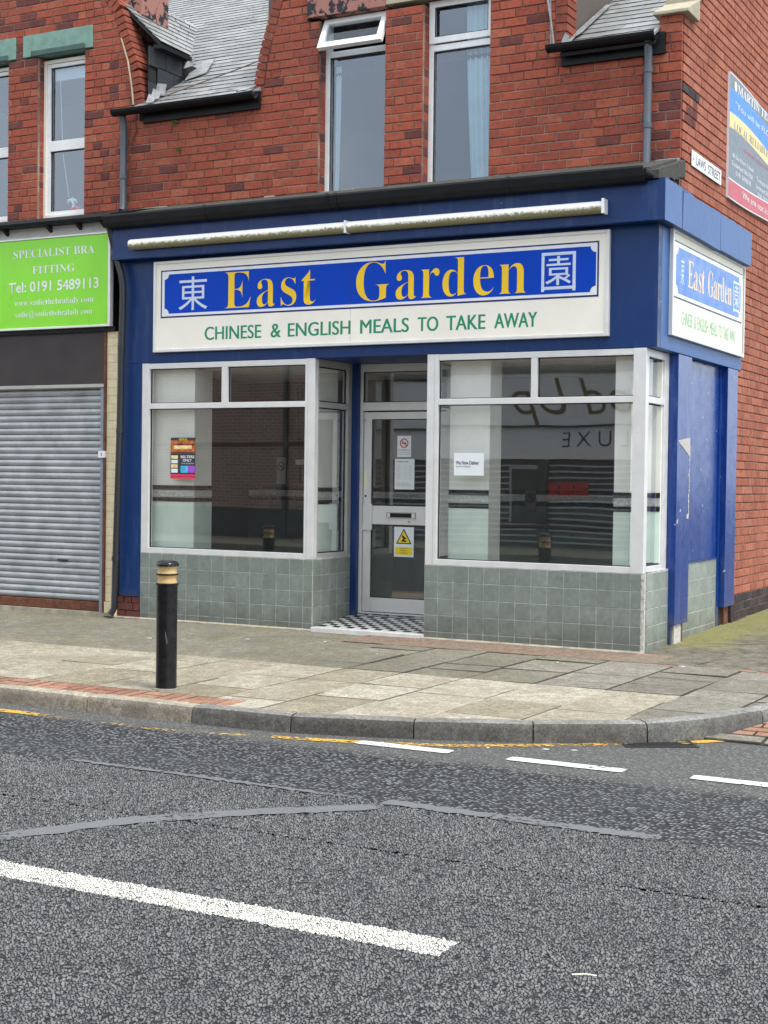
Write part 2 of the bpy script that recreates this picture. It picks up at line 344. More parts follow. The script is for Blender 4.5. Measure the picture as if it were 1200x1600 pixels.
def mossy():
    k = N('mossy_footway')
    c = k.mix(k.ramp(k.noise(7, 7, .8), [(.36, 0.0), (.64, 1.0)]), (.085, .078, .055), (.245, .22, .165))
    c = k.mix(1, c, k.ramp(k.noise(60, 6, .85), [(.36, .6), (.64, 1.4)]), 'MULTIPLY')
    x, y, z = k.xyz()
    d = k.math('ADD', x, k.math('MULTIPLY', k.math('SUBTRACT', k.noise(2.6, 6, .7), .5), 1.6))
    f = k.ramp(k.math('MULTIPLY', d, .8), [(.30, 1.0), (.62, 0.0)])
    g = k.ramp(k.math('MULTIPLY', y, .5), [(.22, 0.0), (.42, 1.0)])
    c = k.mix(k.math('MULTIPLY', k.math('MULTIPLY', f, g), k.ramp(k.noise(26, 6, .85), [(.36, .0), (.60, .95)])), c, (.27, .265, .06))
    k.set(c, .92, 0, .3); k.bump(k.noise(70, 6, .8), .012, .9); return k.m
M['mossy'] = mossy()
M['joint'] = simple('joint_dirt', (.05, .047, .035), .95, 0, .5, 12)
M['joint_mid'] = simple('joint_sand', (.12, .105, .075), .95, 0, .4, 12)
M['joint_pale'] = simple('joint_mortar', (.33, .30, .23), .95, 0, .3, 12)
M['paver'] = slab_mat('red_block_paver', [(0, (.27, .12, .075)), (.5, (.34, .16, .10)), (1, (.40, .20, .125))], (.25, .17, .12))
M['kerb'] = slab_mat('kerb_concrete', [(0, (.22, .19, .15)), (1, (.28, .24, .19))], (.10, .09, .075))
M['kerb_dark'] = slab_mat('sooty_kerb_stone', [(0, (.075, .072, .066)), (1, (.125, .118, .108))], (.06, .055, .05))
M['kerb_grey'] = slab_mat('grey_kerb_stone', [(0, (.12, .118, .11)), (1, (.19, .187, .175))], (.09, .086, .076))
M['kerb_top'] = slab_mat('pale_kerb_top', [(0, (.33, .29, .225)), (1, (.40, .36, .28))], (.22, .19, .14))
M['kerb_dark_top'] = slab_mat('warm_grey_kerb_top', [(0, (.19, .18, .165)), (1, (.26, .25, .225))], (.10, .095, .08))  # top faces of the dark kerb, paler than its front face
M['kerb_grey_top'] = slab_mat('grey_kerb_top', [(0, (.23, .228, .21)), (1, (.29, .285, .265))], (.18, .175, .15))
M['ground'] = simple('ground_far', (.05, .052, .055), .9, 0, .2, 2)
M['iron'] = simple('worn_iron', (.030, .029, .028), .55, .3, .3, 20)
M['bollardband'] = simple('gold_band', (.58, .40, .17), .35, 0, .08, 20)
M['leaf'] = simple('weed_leaf', (.05, .12, .02), .7)
def opp():
    k = N('brown_brick_far'); bt = k.a('ShaderNodeTexBrick'); mm = k.a('ShaderNodeMapping'); mm.inputs['Rotation'].default_value = (R(90), 0, 0); k.l(k.pos(), mm.inputs[0]); k.l(mm.outputs[0], bt.inputs['Vector'])
    bt.inputs['Scale'].default_value = 1; bt.inputs['Brick Width'].default_value = .23; bt.inputs['Row Height'].default_value = .083; bt.inputs['Mortar Size'].default_value = .012
    bt.inputs['Color1'].default_value = (.30, .17, .12, 1); bt.inputs['Color2'].default_value = (.20, .11, .08, 1); bt.inputs['Mortar'].default_value = (.42, .36, .30, 1)
    k.set(bt.outputs[0], .9); return k.m
M['brick_far'] = opp()
M['oppsign'] = simple('pale_shop_fascia', (.74, .76, .74), .5, 0, .05)
M['oppdark'] = simple('dark_shutter', (.04, .045, .05), .5, .2)
M['oppslat'] = simple('grey_shutter_slat', (.42, .43, .44), .5, .1)

# ------------------------------------------------------------------ geometry helpers
class MB:
    def __init__(s): s.v = []; s.f = []; s.mi = []; s.rn = []; s.mats = []; s.useuv = False
    def _m(s, mat):
        if mat not in s.mats: s.mats.append(mat)
        return s.mats.index(mat)
    def face(s, pts, mat, rn=0.0):
        i = len(s.v); s.v += [tuple(p) for p in pts]; s.f.append(tuple(range(i, i+len(pts)))); s.mi.append(s._m(mat)); s.rn.append(rn)
    def poly(s, verts, faces, mat, rn=0.0):
        i = len(s.v); s.v += [tuple(p) for p in verts]; k = s._m(mat)
        for f in faces: s.f.append(tuple(i+q for q in f)); s.mi.append(k); s.rn.append(rn)
    def box(s, x0, x1, y0, y1, z0, z1, mat, rn=0.0):
        x0, x1 = min(x0, x1), max(x0, x1); y0, y1 = min(y0, y1), max(y0, y1); z0, z1 = min(z0, z1), max(z0, z1)
        s.poly([(x0, y0, z0), (x1, y0, z0), (x1, y1, z0), (x0, y1, z0), (x0, y0, z1), (x1, y0, z1), (x1, y1, z1), (x0, y1, z1)],
               [(0, 3, 2, 1), (4, 5, 6, 7), (0, 1, 5, 4), (1, 2, 6, 5), (2, 3, 7, 6), (3, 0, 4, 7)], mat, rn)
        return s
    def prism(s, pts, ext, mat, rn=0.0):          # pts planar loop, ext vector
        n = len(pts); e = Vector(ext)
        vs = [tuple(Vector(p)) for p in pts] + [tuple(Vector(p)+e) for p in pts]
        fs = [tuple(reversed(range(n))), tuple(range(n, 2*n))] + [(i, (i+1) % n, n+(i+1) % n, n+i) for i in range(n)]
        s.poly(vs, fs, mat, rn); return s
    def tube(s, path, r, mat, n=12, cap=True):
        path = [Vector(p) for p in path]; rings = []; i0 = len(s.v)
        rr = r if isinstance(r, (list, tuple)) else [r]*len(path)
        for i, p in enumerate(path):
            d = (path[min(i+1, len(path)-1)]-path[max(i-1, 0)]).normalized()
            a = d.orthogonal().normalized() if abs(d.z) < .9 else Vector((1, 0, 0)); a = (a-d*a.dot(d)).normalized(); b = d.cross(a)
            if i and (a.dot(pa) < .2): a = (pa-d*pa.dot(d)).normalized(); b = d.cross(a)
            pa = a
            for j in range(n): s.v.append(tuple(p+rr[i]*(a*math.cos(2*math.pi*j/n)+b*math.sin(2*math.pi*j/n))))
        k = s._m(mat)
        for i in range(len(path)-1):
            for j in range(n):
                s.f.append((i0+i*n+j, i0+i*n+(j+1) % n, i0+(i+1)*n+(j+1) % n, i0+(i+1)*n+j)); s.mi.append(k); s.rn.append(0)
        if cap:
            s.f.append(tuple(reversed(range(i0, i0+n)))); s.mi.append(k); s.rn.append(0)
            e = i0+(len(path)-1)*n; s.f.append(tuple(range(e, e+n))); s.mi.append(k); s.rn.append(0)
        return s
    def lathe(s, cx, cy, prof, mat, n=32):
        i0 = len(s.v); k = s._m(mat)
        for r, z in prof:
            for j in range(n): s.v.append((cx+r*math.cos(2*math.pi*j/n), cy+r*math.sin(2*math.pi*j/n), z))
        for i in range(len(prof)-1):
            for j in range(n):
                s.f.append((i0+i*n+j, i0+i*n+(j+1) % n, i0+(i+1)*n+(j+1) % n, i0+(i+1)*n+j)); s.mi.append(k); s.rn.append(0)
        s.f.append(tuple(reversed(range(i0, i0+n)))); s.mi.append(k); s.rn.append(0)
        e = i0+(len(prof)-1)*n; s.f.append(tuple(range(e, e+n))); s.mi.append(k); s.rn.append(0)
        return s
    def mesh(s, name, smooth=False):
        me = bpy.data.meshes.new(name); me.from_pydata(s.v, [], s.f)
        for q in s.mats: me.materials.append(M[q] if isinstance(q, str) else q)
        me.polygons.foreach_set('material_index', s.mi)
        if any(s.rn):
            at = me.attributes.new('rnd', 'FLOAT', 'FACE'); at.data.foreach_set('value', s.rn)
        if s.useuv:
            uvl = me.uv_layers.new(name='UVMap'); vs = np.array(s.v); li = np.zeros(len(me.loops), int); me.loops.foreach_get('vertex_index', li)
            uvl.data.foreach_set('uv', vs[li][:, :2].astype(np.float32).ravel())
        if smooth:
            me.polygons.foreach_set('use_smooth', [True]*len(me.polygons))
            me.set_sharp_from_angle(angle=R(40))
        me.validate(); me.update(); return me

ORG = {}
def link(name, me, parent=None, **props):
    o = bpy.data.objects.new(name, me); COL.objects.link(o)
    if parent is not None:
        o.parent = parent; p = ORG.get(parent.name, Vector((0, 0, 0)))
        o.matrix_parent_inverse = Matrix.Translation(-p)
    for k, v in props.items(): o[k] = v
    return o
def part(name, mb, parent, smooth=False, bevel=0, **props):
    o = link(name, mb.mesh(name, smooth), parent, **props)
    if bevel:
        b = o.modifiers.new('edge', 'BEVEL'); b.width = bevel; b.segments = 2; b.limit_method = 'ANGLE'; b.angle_limit = R(50)
        b.harden_normals = False
    return o
def thing(name, label, cat, loc=(0, 0, 0), group=None, kind=None):
    o = bpy.data.objects.new(name, None); COL.objects.link(o); o.location = loc; o.empty_display_size = .1
    ORG[o.name] = Vector(loc); o['label'] = label; o['category'] = cat
    if group: o['group'] = group
    if kind: o['kind'] = kind
    return o
def solo(name, mb, label, cat, group=None, smooth=False, bevel=0):
    o = part(name, mb, None, smooth, bevel); o['label'] = label; o['category'] = cat
    if group: o['group'] = group
    return o
def struct(name, mb, parent=None, smooth=False):
    o = part(name, mb, parent, smooth)
    if parent is None: o['kind'] = 'structure'
    return o

SER = {}
for i in range(26): SER[chr(65+i)] = chr(0x1D400+i); SER[chr(97+i)] = chr(0x1D41A+i)
for i in range(10): SER[chr(48+i)] = chr(0x1D7CE+i)
def text_mesh(body, serif=False, thin=0.0, spacing=1.0, ext=.0):
    if serif: body = ''.join(SER.get(c, c) for c in body)
    cu_ = bpy.data.curves.new('t', 'FONT'); cu_.body = body; cu_.offset = thin; cu_.extrude = ext; cu_.space_character = spacing; cu_.resolution_u = 5
    o = bpy.data.objects.new('t', cu_); COL.objects.link(o)
    bpy.context.view_layer.update()
    me = bpy.data.meshes.new_from_object(o.evaluated_get(bpy.context.evaluated_depsgraph_get()))
    bpy.data.objects.remove(o); bpy.data.curves.remove(cu_); return me
def text(body, u0, u1, v0, v1, d, mat, parent, plane='front', serif=False, thin=0.0, spacing=1.0, ext=.004, name='lettering', bold=0, **props):
    me = text_mesh(body, serif, thin, spacing, 0)
    n = len(me.vertices); co = np.zeros(n*3); me.vertices.foreach_get('co', co); co = co.reshape(-1, 3)
    lo, hi = co.min(0), co.max(0)
    u = u0+(co[:, 0]-lo[0])/(hi[0]-lo[0])*(u1-u0); v = v0+(co[:, 1]-lo[1])/(hi[1]-lo[1])*(v1-v0)
    if plane == 'front': pts = np.stack([u, np.full(n, d), v], 1)
    elif plane == 'side': pts = np.stack([np.full(n, d), u, v], 1)
    elif plane == 'back': pts = np.stack([u, np.full(n, d), v], 1)
    if bold:          # heavier print: the same outline laid down twice, a few millimetres apart
        ax = 0 if plane != 'side' else 1; p2 = pts.copy(); p2[:, ax] += bold; p2[:, 1-ax] += .0003 if ax == 0 else -.0003
        fs = [tuple(p.vertices) for p in me.polygons]; me = bpy.data.meshes.new('lettering')
        me.from_pydata([tuple(q) for q in np.concatenate([pts, p2])], [], fs+[tuple(i+n for i in f) for f in fs]); pts = np.concatenate([pts, p2])
    me.vertices.foreach_set('co', pts.ravel()); me.materials.clear(); me.materials.append(M[mat]); me.update()
    return link(name, me, parent, **props)

K = 1.01661; CX, CY, CZ = 3.8817, -11.9875, 1.4632
def ux(x): return CX+(x-CX)*K
def uy(y): return CY+(y-CY)*K
def uz(z): return CZ+(z-CZ)*K
K2 = (CX-.085)/(CX-.15)
def sy(y): return CY+(y-CY)*K2
def sz(z): return CZ+(z-CZ)*K2
YW = uy(.42); XW = .085; G = .0836*K; BL = .2265*K

# brick meshes (local x along the wall, -y towards the viewer), unit length 1 in x, gauge height
def brick_mesh(mat, seed, proud=.006, h=G-.012, dep=.03):
    rg = random.Random(seed); j = lambda a: rg.uniform(-a, a)
    b = MB(); e = .018; ez = .0035
    o = [(0, .0, 0), (1, .0, 0), (1, .0, h), (0, .0, h)]
    back = [(0, dep, 0), (1, dep, 0), (1, dep, h), (0, dep, h)]
    mid = [(x, -proud+.004, z) for x, _, z in o]
    fr = [(e+j(.006), -proud+j(.0012), ez+j(.0015)), (1-e+j(.006), -proud+j(.0012), ez+j(.0015)), (1-e+j(.006), -proud+j(.0012), h-ez+j(.0015)), (e+j(.006), -proud+j(.0012), h-ez+j(.0015))]
    b.poly(back+mid+fr, [(0, 1, 2, 3)]+[(i, (i+1) % 4 if False else i+4, 4+(i+1) % 4, (i+1) % 4) for i in range(4)]+[(4+i, 8+i, 8+(i+1) % 4, 4+(i+1) % 4) for i in range(4)]+[(8, 11, 10, 9)], mat)
    return b
def lay(z0, z1, intervals, u_org, matf, rnd_, bl=BL, g=G, header=0.0):
    """list of (u, z, length, mat) for a brick wall; intervals(z)->[(a,b)]"""
    res = []; n0 = math.floor(z0/g); r = n0
    while r*g < z1-g*.3:
        z = r*g
        if z+g*.6 > z0:
            for a, b in intervals(z+g*.5):
                ph = (r % 2)*.5*bl+(.03*math.sin(r*1.7))
                k = math.floor((a-u_org-ph)/bl)
                while True:
                    s = u_org+ph+k*bl; e = s+bl; k += 1
                    if s > b-.02: break
                    s2, e2 = max(s, a), min(e, b)
                    if e2-s2 < .05:
                        continue
                    if b-e2 < .05: e2 = b
                    if s2-a < .05: s2 = a
                    parts = [(s2, e2)]
                    if rnd_.random() < header and e2-s2 > .2: parts = [(s2, (s2+e2)/2), ((s2+e2)/2, e2)]
                    for p, q in parts: res.append((p+.006, z+.006, q-p-.012, matf(p, q, z+g/2)))
        r += 1
    return res
MESHC = {}
def bmesh_of(mat, i):
    if (mat, i) not in MESHC: MESHC[(mat, i)] = brick_mesh(mat, i).mesh('brick')
    return MESHC[(mat, i)]
def put_bricks(items, wall, side, off, limit, rnd_, name='brick', massname='brickwork'):
    """items sorted by projected size; first `limit` as parts, rest merged"""
    def score(it):
        u, z, ln, mt = it
        p = Vector((u+ln/2, off, z)) if not side else Vector((off, u+ln/2, z))
        dv = p-Vector((CX, CY, CZ)); d = dv.length; nrm = Vector((0, -1, 0)) if not side else Vector((1, 0, 0))
        return ln*abs(dv.normalized().dot(nrm))/d/d
    def inview(it):
        u, z, ln, mt = it
        p = Vector((u+ln/2, off, z)) if not side else Vector((off, u+ln/2, z))
        d = p-Vector((CX, CY, CZ)); zc = d.dot(cw)
        return zc > 0 and abs(d.dot(cr)/zc) < 600/2278+.01 and abs(d.dot(cu)/zc) < 800/2278+.01
    vis = [i for i in items if inview(i)]; non = [i for i in items if not inview(i)]
    vis.sort(key=score, reverse=True); ones = vis[:limit]; rest = vis[limit:]+non
    for (u, z, ln, mt) in ones:
        o = bpy.data.objects.new(name, bmesh_of(mt, rnd_.randrange(6))); COL.objects.link(o); o.parent = wall
        jz = rnd_.uniform(-.0012, .0012); jo = rnd_.uniform(-.0018, .0018)
        if side: o.location = (off+jo, u, z+jz); o.rotation_euler = (0, 0, R(90))
        else: o.location = (u, off+jo, z+jz)
        o.rotation_euler[1] = 0; o.scale = (ln, 1, 1)
    if rest:
        mb = MB()
        for (u, z, ln, mt) in rest:
            src = brick_mesh(mt, rnd_.randrange(6)); jo = rnd_.uniform(-.0018, .0018)
            if side: vs = [(off+jo-y, u+x*ln, z+zz) for x, y, zz in src.v]
            else: vs = [(u+x*ln, off+jo+y, z+zz) for x, y, zz in src.v]
            mb.poly(vs, src.f, mt, rnd_.uniform(.001, .999))
        part(massname, mb, wall, kind='stuff')
    return len(ones)
def wall_rows(mb, z0, z1, intervals, y0, y1, mat, side=False, step=G):
    r = math.floor(z0/step)
    while r*step < z1:
        a_, b_ = max(z0, r*step), min(z1, (r+1)*step)
        if b_-a_ > .001:
            for a, b in intervals((r+.5)*step):
                if b-a > .001:
                    if side: mb.box(y0, y1, a, b, a_, b_, mat)
                    else: mb.box(a, b, y0, y1, a_, b_, mat)
        r += 1
def cut(base, holes):
    res = base
    for (a, b) in holes:
        nw = []
        for (p, q) in res:
            if b <= p or a >= q: nw.append((p, q))
            else:
                if a > p: nw.append((p, a))
                if b < q: nw.append((b, q))
        res = nw
    return res
def interp(pts, z):
    if z <= pts[0][0]: return pts[0][1]
    for (a, b), (c, d) in zip(pts, pts[1:]):
        if z <= c: return b+(d-b)*(z-a)/(c-a)
    return pts[-1][1]
def rect_frame(mb, x0, x1, z0, z1, w, y0, y1, mat, wb=None, wt=None):
    wb = w if wb is None else wb; wt = w if wt is None else wt
    mb.box(x0, x0+w, y0, y1, z0, z1, mat); mb.box(x1-w, x1, y0, y1, z0, z1, mat)
    mb.box(x0+w, x1-w, y0, y1, z0, z0+wb, mat); mb.box(x0+w, x1-w, y0, y1, z1-wt, z1, mat)

# ================================================================== GROUND
def zp(x, y): return .012+.016*min(y, 0)+.02*max(y, 0)
RZ = -.165
# far ground sheet
b = MB(); b.useuv = True; b.box(-220, 220, -220, 220, -.9, -.30, 'ground'); struct('ground', b)
# road
KIN = [(-14, -3.97), (-1.45, -3.965), (-1.1, -3.94), (-.87, -3.89), (-.47, -3.78), (-.08, -3.635), (.3, -3.48), (.66, -3.30), (.87, -3.18), (1.005, -3.08), (1.133, -2.96), (1.31, -2.70), (1.44, -2.38), (1.57, -2.03), (1.66, -1.55), (1.70, -1.0), (1.70, 14)]
def offset_line(pts, d):
    res = []
    for i, p in enumerate(pts):
        a = Vector(pts[max(i-1, 0)]); c = Vector(pts[min(i+1, len(pts)-1)]); t = (c-a).normalized(); n = Vector((t.y, -t.x))
        res.append((p[0]+n.x*d, p[1]+n.y*d))
    return res
KOUT = offset_line(KIN, .122)
b = MB(); b.useuv = True
def ground_quad(x0, x1, y0, y1, z, mat):
    b.face([(x0, y0, z), (x1, y0, z), (x1, y1, z), (x0, y1, z)], mat)
PX0, PX1, PY0, PY1 = -2.6, 3.1, -9.0, -5.52
ground_quad(-60, 60, -15.6, PY0, RZ, 'asphalt'); ground_quad(-60, PX0, PY0, PY1, RZ, 'asphalt'); ground_quad(PX1, 60, PY0, PY1, RZ, 'asphalt')
ground_quad(-60, 60, PY1, -3.0, RZ, 'asphalt'); ground_quad(1.2, 8, -3.0, 14, RZ, 'asphalt')
road = struct('road', b)
# coarse chipped surface near the camera: real relief
def relief(name, x0, x1, y0, y1, z, mat, parent, step=.0078):
    nx = int((x1-x0)/step)+1; ny = int((y1-y0)/step)+1
    X, Y = np.meshgrid(np.linspace(x0, x1, nx), np.linspace(y0, y1, ny))
    co = np.stack([X.ravel(), Y.ravel(), np.full(X.size, z)], 1).astype(np.float32)
    me = bpy.data.meshes.new(name); me.vertices.add(len(co)); me.vertices.foreach_set('co', co.ravel())
    i = np.arange(nx*ny).reshape(ny, nx); q = np.stack([i[:-1, :-1], i[:-1, 1:], i[1:, 1:], i[1:, :-1]], -1).reshape(-1, 4)
    nf = len(q); me.loops.add(nf*4); me.loops.foreach_set('vertex_index', q.ravel().astype(np.int32))
    me.polygons.add(nf); me.polygons.foreach_set('loop_start', np.arange(0, nf*4, 4, dtype=np.int32))
    uv = me.uv_layers.new(name='UVMap'); me.update(calc_edges=True)
    uv.data.foreach_set('uv', co[q.ravel()][:, :2].ravel())
    me.materials.append(M[mat]); me.update()
    return link(name, me, parent)
relief('chipped_surface', PX0, PX1, PY0, -7.515, RZ, 'chips', road)
relief('chipped_surface', PX0, PX1, -7.335, -6.365, RZ, 'chips', road)
relief('chipped_surface', PX0, PX1, -6.352, PY1, RZ-.001, 'chips', road)
relief('chipped_surface', 1.735, PX1, -7.515, -7.335, RZ, 'chips', road)
relief('centre_line', PX0, 1.735, -7.515, -7.335, RZ+.0015, 'chips_white', road)
b = MB(); b.box(PX0, PX1, -6.37, -6.35, RZ-.06, RZ-.012, 'dark'); part('surface_joint', b, road)
# greyed-out curved line crossing the chipped surface
def ribbon(name, left, right, z, mat, parent, sub=1):
    mb = MB(); mb.useuv = True
    for i in range(len(left)-1):
        mb.face([(*left[i], z), (*right[i], z), (*right[i+1], z), (*left[i+1], z)], mat)
    return part(name, mb, parent)
def curve_strip(name, centre, width, z, mat, parent, seed=1, jitter=.006, n=70):
    rg = random.Random(seed); P = [Vector(p) for p in centre]; lens = [0]
    for a, c in zip(P, P[1:]): lens.append(lens[-1]+(c-a).length)
    pts = []
    for i in range(n+1):
        t = lens[-1]*i/n; k = max(j for j in range(len(lens)) if lens[j] <= t+1e-9); k = min(k, len(P)-2)
        pts.append(P[k].lerp(P[k+1], (t-lens[k])/(lens[k+1]-lens[k])))
    le, ri = [], []
    for i, p in enumerate(pts):
        d = (pts[min(i+1, n)]-pts[max(i-1, 0)]).normalized(); nn = Vector((-d.y, d.x))
        w2 = width/2 if not (i in (0, n)) else width/2*.8
        le.append(tuple(p+nn*(w2+rg.uniform(-jitter, jitter)))); ri.append(tuple(p-nn*(w2+rg.uniform(-jitter, jitter))))
    return ribbon(name, ri, le, z, mat, parent)
curve_strip('faded_line', [(-1.9, -8.5), (-1.25, -7.72), (-.68, -7.04), (-.39, -6.49), (.03, -6.03), (.48, -5.63)], .13, RZ+.0045, 'ghost', road, 3, .013)
curve_strip('faded_line', [(-1.6, -5.47), (.3, -5.50)], .05, RZ+.0045, 'ghost', road, 4, .013)
curve_strip('faded_line', [(.46, -5.50), (1.9, -5.52)], .10, RZ+.0045, 'ghost', road, 5, .013)
curve_strip('faded_line', [(-2.9, -5.42), (-2.3, -5.44)], .07, RZ+.0045, 'ghost', road, 6, .013)
# white dashes
for i, (a, c, y) in enumerate([(-.47, .17, -4.11), (.54, 1.25, -4.105), (1.625, 2.3, -4.065), (2.65, 3.3, -4.06)]):
    curve_strip('white_dash', [(a, y), (c, y)], .115, RZ+.005, 'wline', road, 10+i, .003, 24)
# yellow line
yl = offset_line([(x, y) for x, y in KIN], .31)
curve_strip('yellow_line', [(-9, -4.36), (-2.6, -4.355)], .09, RZ+.004, 'yline', road, 20)
curve_strip('yellow_line', [(-2.6, -4.36), (-1.9, -4.39), (-1.66, -4.38), (-1.05, -4.26)], .06, RZ+.004, 'yline_worn', road, 21, .012)
curve_strip('yellow_line', [(-1.02, -4.235), (-.69, -4.17), (-.3, -4.055), (.07, -3.92), (.40, -3.705), (.73, -3.48), (.985, -3.265)], .085, RZ+.004, 'yline', road, 22)
curve_strip('yellow_line', [(1.26, -3.06), (1.5, -2.79)], .08, RZ+.004, 'yline', road, 23)

# kerb stones
kerb = MB()
kpts = [Vector(p) for p in KIN]
cum = [0]
for a, c in zip(kpts, kpts[1:]): cum.append(cum[-1]+(c-a).length)
def along(pts, t):
    for i in range(len(cum)-1):
        if t <= cum[i+1] or i == len(cum)-2:
            f = (t-cum[i])/(cum[i+1]-cum[i]); a, c = Vector(pts[i]), Vector(pts[i+1]); return a.lerp(c, f)
t_of = lambda x: next(cum[i]+(cum[i+1]-cum[i])*(x-KIN[i][0])/(KIN[i+1][0]-KIN[i][0]) for i in range(len(KIN)-1) if KIN[i][0] <= x <= KIN[i+1][0])
joints = [t_of(x) for x in (-13.4, -12.5, -11.6, -10.7, -9.8, -8.9, -8.0, -7.1, -6.2, -5.3, -4.4, -3.53, -2.62, -1.74, -1.02, -.27, .41, 1.005)]+[t_of(1.48), t_of(1.62)]
t_ = joints[-1]
while t_ < cum[-1]-1: t_ += .9; joints.append(t_)
kb = MB(); kb.box(-14, -1.6, -4.05, -3.99, -.3, -.20, 'kerb'); kerb_root = struct('kerb', kb)
for i in range(len(joints)-1):
    a, c = joints[i]+.004, joints[i+1]-.004
    n = max(2, int((c-a)/.12)); mb = MB(); rings = []
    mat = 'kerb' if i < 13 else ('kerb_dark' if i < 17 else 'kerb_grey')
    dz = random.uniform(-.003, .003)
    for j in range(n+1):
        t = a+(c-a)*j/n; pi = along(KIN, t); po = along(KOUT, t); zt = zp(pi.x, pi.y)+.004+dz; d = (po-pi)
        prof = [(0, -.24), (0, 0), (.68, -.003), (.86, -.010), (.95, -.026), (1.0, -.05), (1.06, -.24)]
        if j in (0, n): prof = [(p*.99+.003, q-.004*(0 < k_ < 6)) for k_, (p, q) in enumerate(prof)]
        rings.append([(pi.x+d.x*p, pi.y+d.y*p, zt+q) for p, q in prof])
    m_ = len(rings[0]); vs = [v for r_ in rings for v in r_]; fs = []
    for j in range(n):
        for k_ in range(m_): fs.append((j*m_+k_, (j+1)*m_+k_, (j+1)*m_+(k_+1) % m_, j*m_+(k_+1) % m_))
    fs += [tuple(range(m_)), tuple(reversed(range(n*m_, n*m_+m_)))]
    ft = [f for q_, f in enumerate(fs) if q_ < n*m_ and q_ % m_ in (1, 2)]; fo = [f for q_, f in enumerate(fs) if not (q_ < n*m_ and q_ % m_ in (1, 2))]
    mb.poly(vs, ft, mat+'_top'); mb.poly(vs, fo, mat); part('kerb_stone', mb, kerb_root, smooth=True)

# pavement base
b = MB(); b.useuv = True
inner = [p for p in KIN]
def zslope(x, y): return zp(x, y)-.016
poly = [(-14, 3)]+inner+[(.0, 14), (.0, 3)]
# strips so that the fall towards the kerb is kept
xs = sorted(set([-14, -10, -6, -4, -2]+[p[0] for p in KIN if p[0] < 1.69]+[1.695]))
def kin_y(x):
    for (a, c), (d, e) in zip(KIN, KIN[1:]):
        if a <= x <= d and d > a: return c+(e-c)*(x-a)/(d-a)
    return -1.0
for x0, x1 in zip(xs, xs[1:]):
    y0, y1 = kin_y(x0)+.002, kin_y(x1)+.002
    b.face([(x0, y0, zslope(x0, y0)), (x1, y1, zslope(x1, y1)), (x1, 0, zslope(x1, 0)), (x0, 0, zslope(x0, 0))], 'joint')
b.face([(-14, 0, zslope(0, 0)), (1.695, 0, zslope(0, 0)), (1.695, 14, zslope(0, 14)), (-14, 14, zslope(0, 14))], 'joint')
pave = struct('pavement', b)
# sheet pieces of pavement with a surface of their own
def clip(poly, a, c):
    """keep the side left of a->c"""
    res = []; n = len(poly); ax, ay = a; dx, dy = c[0]-ax, c[1]-ay
    f = lambda p: dx*(p[1]-ay)-dy*(p[0]-ax)
    for i in range(n):
        p, q = poly[i], poly[(i+1) % n]; fp, fq = f(p), f(q)
        if fp >= 0: res.append(p)
        if (fp >= 0) != (fq >= 0):
            t = fp/(fp-fq); res.append((p[0]+(q[0]-p[0])*t, p[1]+(q[1]-p[1])*t))
    return res
def clip_kerb(poly):
    for a, c in zip(KIN, KIN[1:]):
        poly = clip(poly, a, c)
        if len(poly) < 3: return []
    return poly
def inset(poly, d):
    n = len(poly); cx = sum(p[0] for p in poly)/n; cy = sum(p[1] for p in poly)/n
    res = poly
    for i in range(n):
        a, c = Vector(poly[i]), Vector(poly[(i+1) % n])
        if (c-a).length < 1e-4: continue
        nn = Vector((-(c-a).y, (c-a).x)).normalized()*d
        res = clip(res, tuple(a+nn), tuple(c+nn))
        if len(res) < 3: return []
    return res
def area(p): return .5*sum(a[0]*c[1]-c[0]*a[1] for a, c in zip(p, p[1:]+p[:1]))
def slab(name, poly, mat, parent, gap=.0055, zf=None, thick=.04, tilt=.0025, ch=.006, side='joint'):
    poly = inset(poly, gap)
    if len(poly) < 3 or area(poly) < .002: return
    top = inset(poly, ch)
    if len(top) != len(poly): top = poly
    zf = zf or zp; tx, ty, tz = [random.uniform(-tilt, tilt) for _ in range(3)]
    cx = sum(p[0] for p in poly)/len(poly); cy = sum(p[1] for p in poly)/len(poly)
    f = lambda x, y: zf(x, y)+tz+tx*(x-cx)*3+ty*(y-cy)*3
    n = len(poly); mb = MB()
    vs = [(x, y, f(x, y)-thick) for x, y in poly]+[(x, y, f(x, y)-ch) for x, y in poly]+[(x, y, f(x, y)) for x, y in top]
    fs = [tuple(reversed(range(n)))]+[(i, (i+1) % n, n+(i+1) % n, n+i) for i in range(n)]+[(n+i, n+(i+1) % n, 2*n+(i+1) % n, 2*n+i) for i in range(n)]+[tuple(range(2*n, 3*n))]
    mb.poly(vs, fs[:1+2*n] if False else fs[:1+n]+fs[1+n:1+2*n], side); mb.poly(vs, fs[1+2*n:], mat); return part(name, mb, parent)
SK = .05
def colx(x, y): return x+SK*(y+2.2)+.03*math.sin(x*2.1)
xb = [.92+.535*k for k in range(-20, 3)]
rg = random.Random(5)
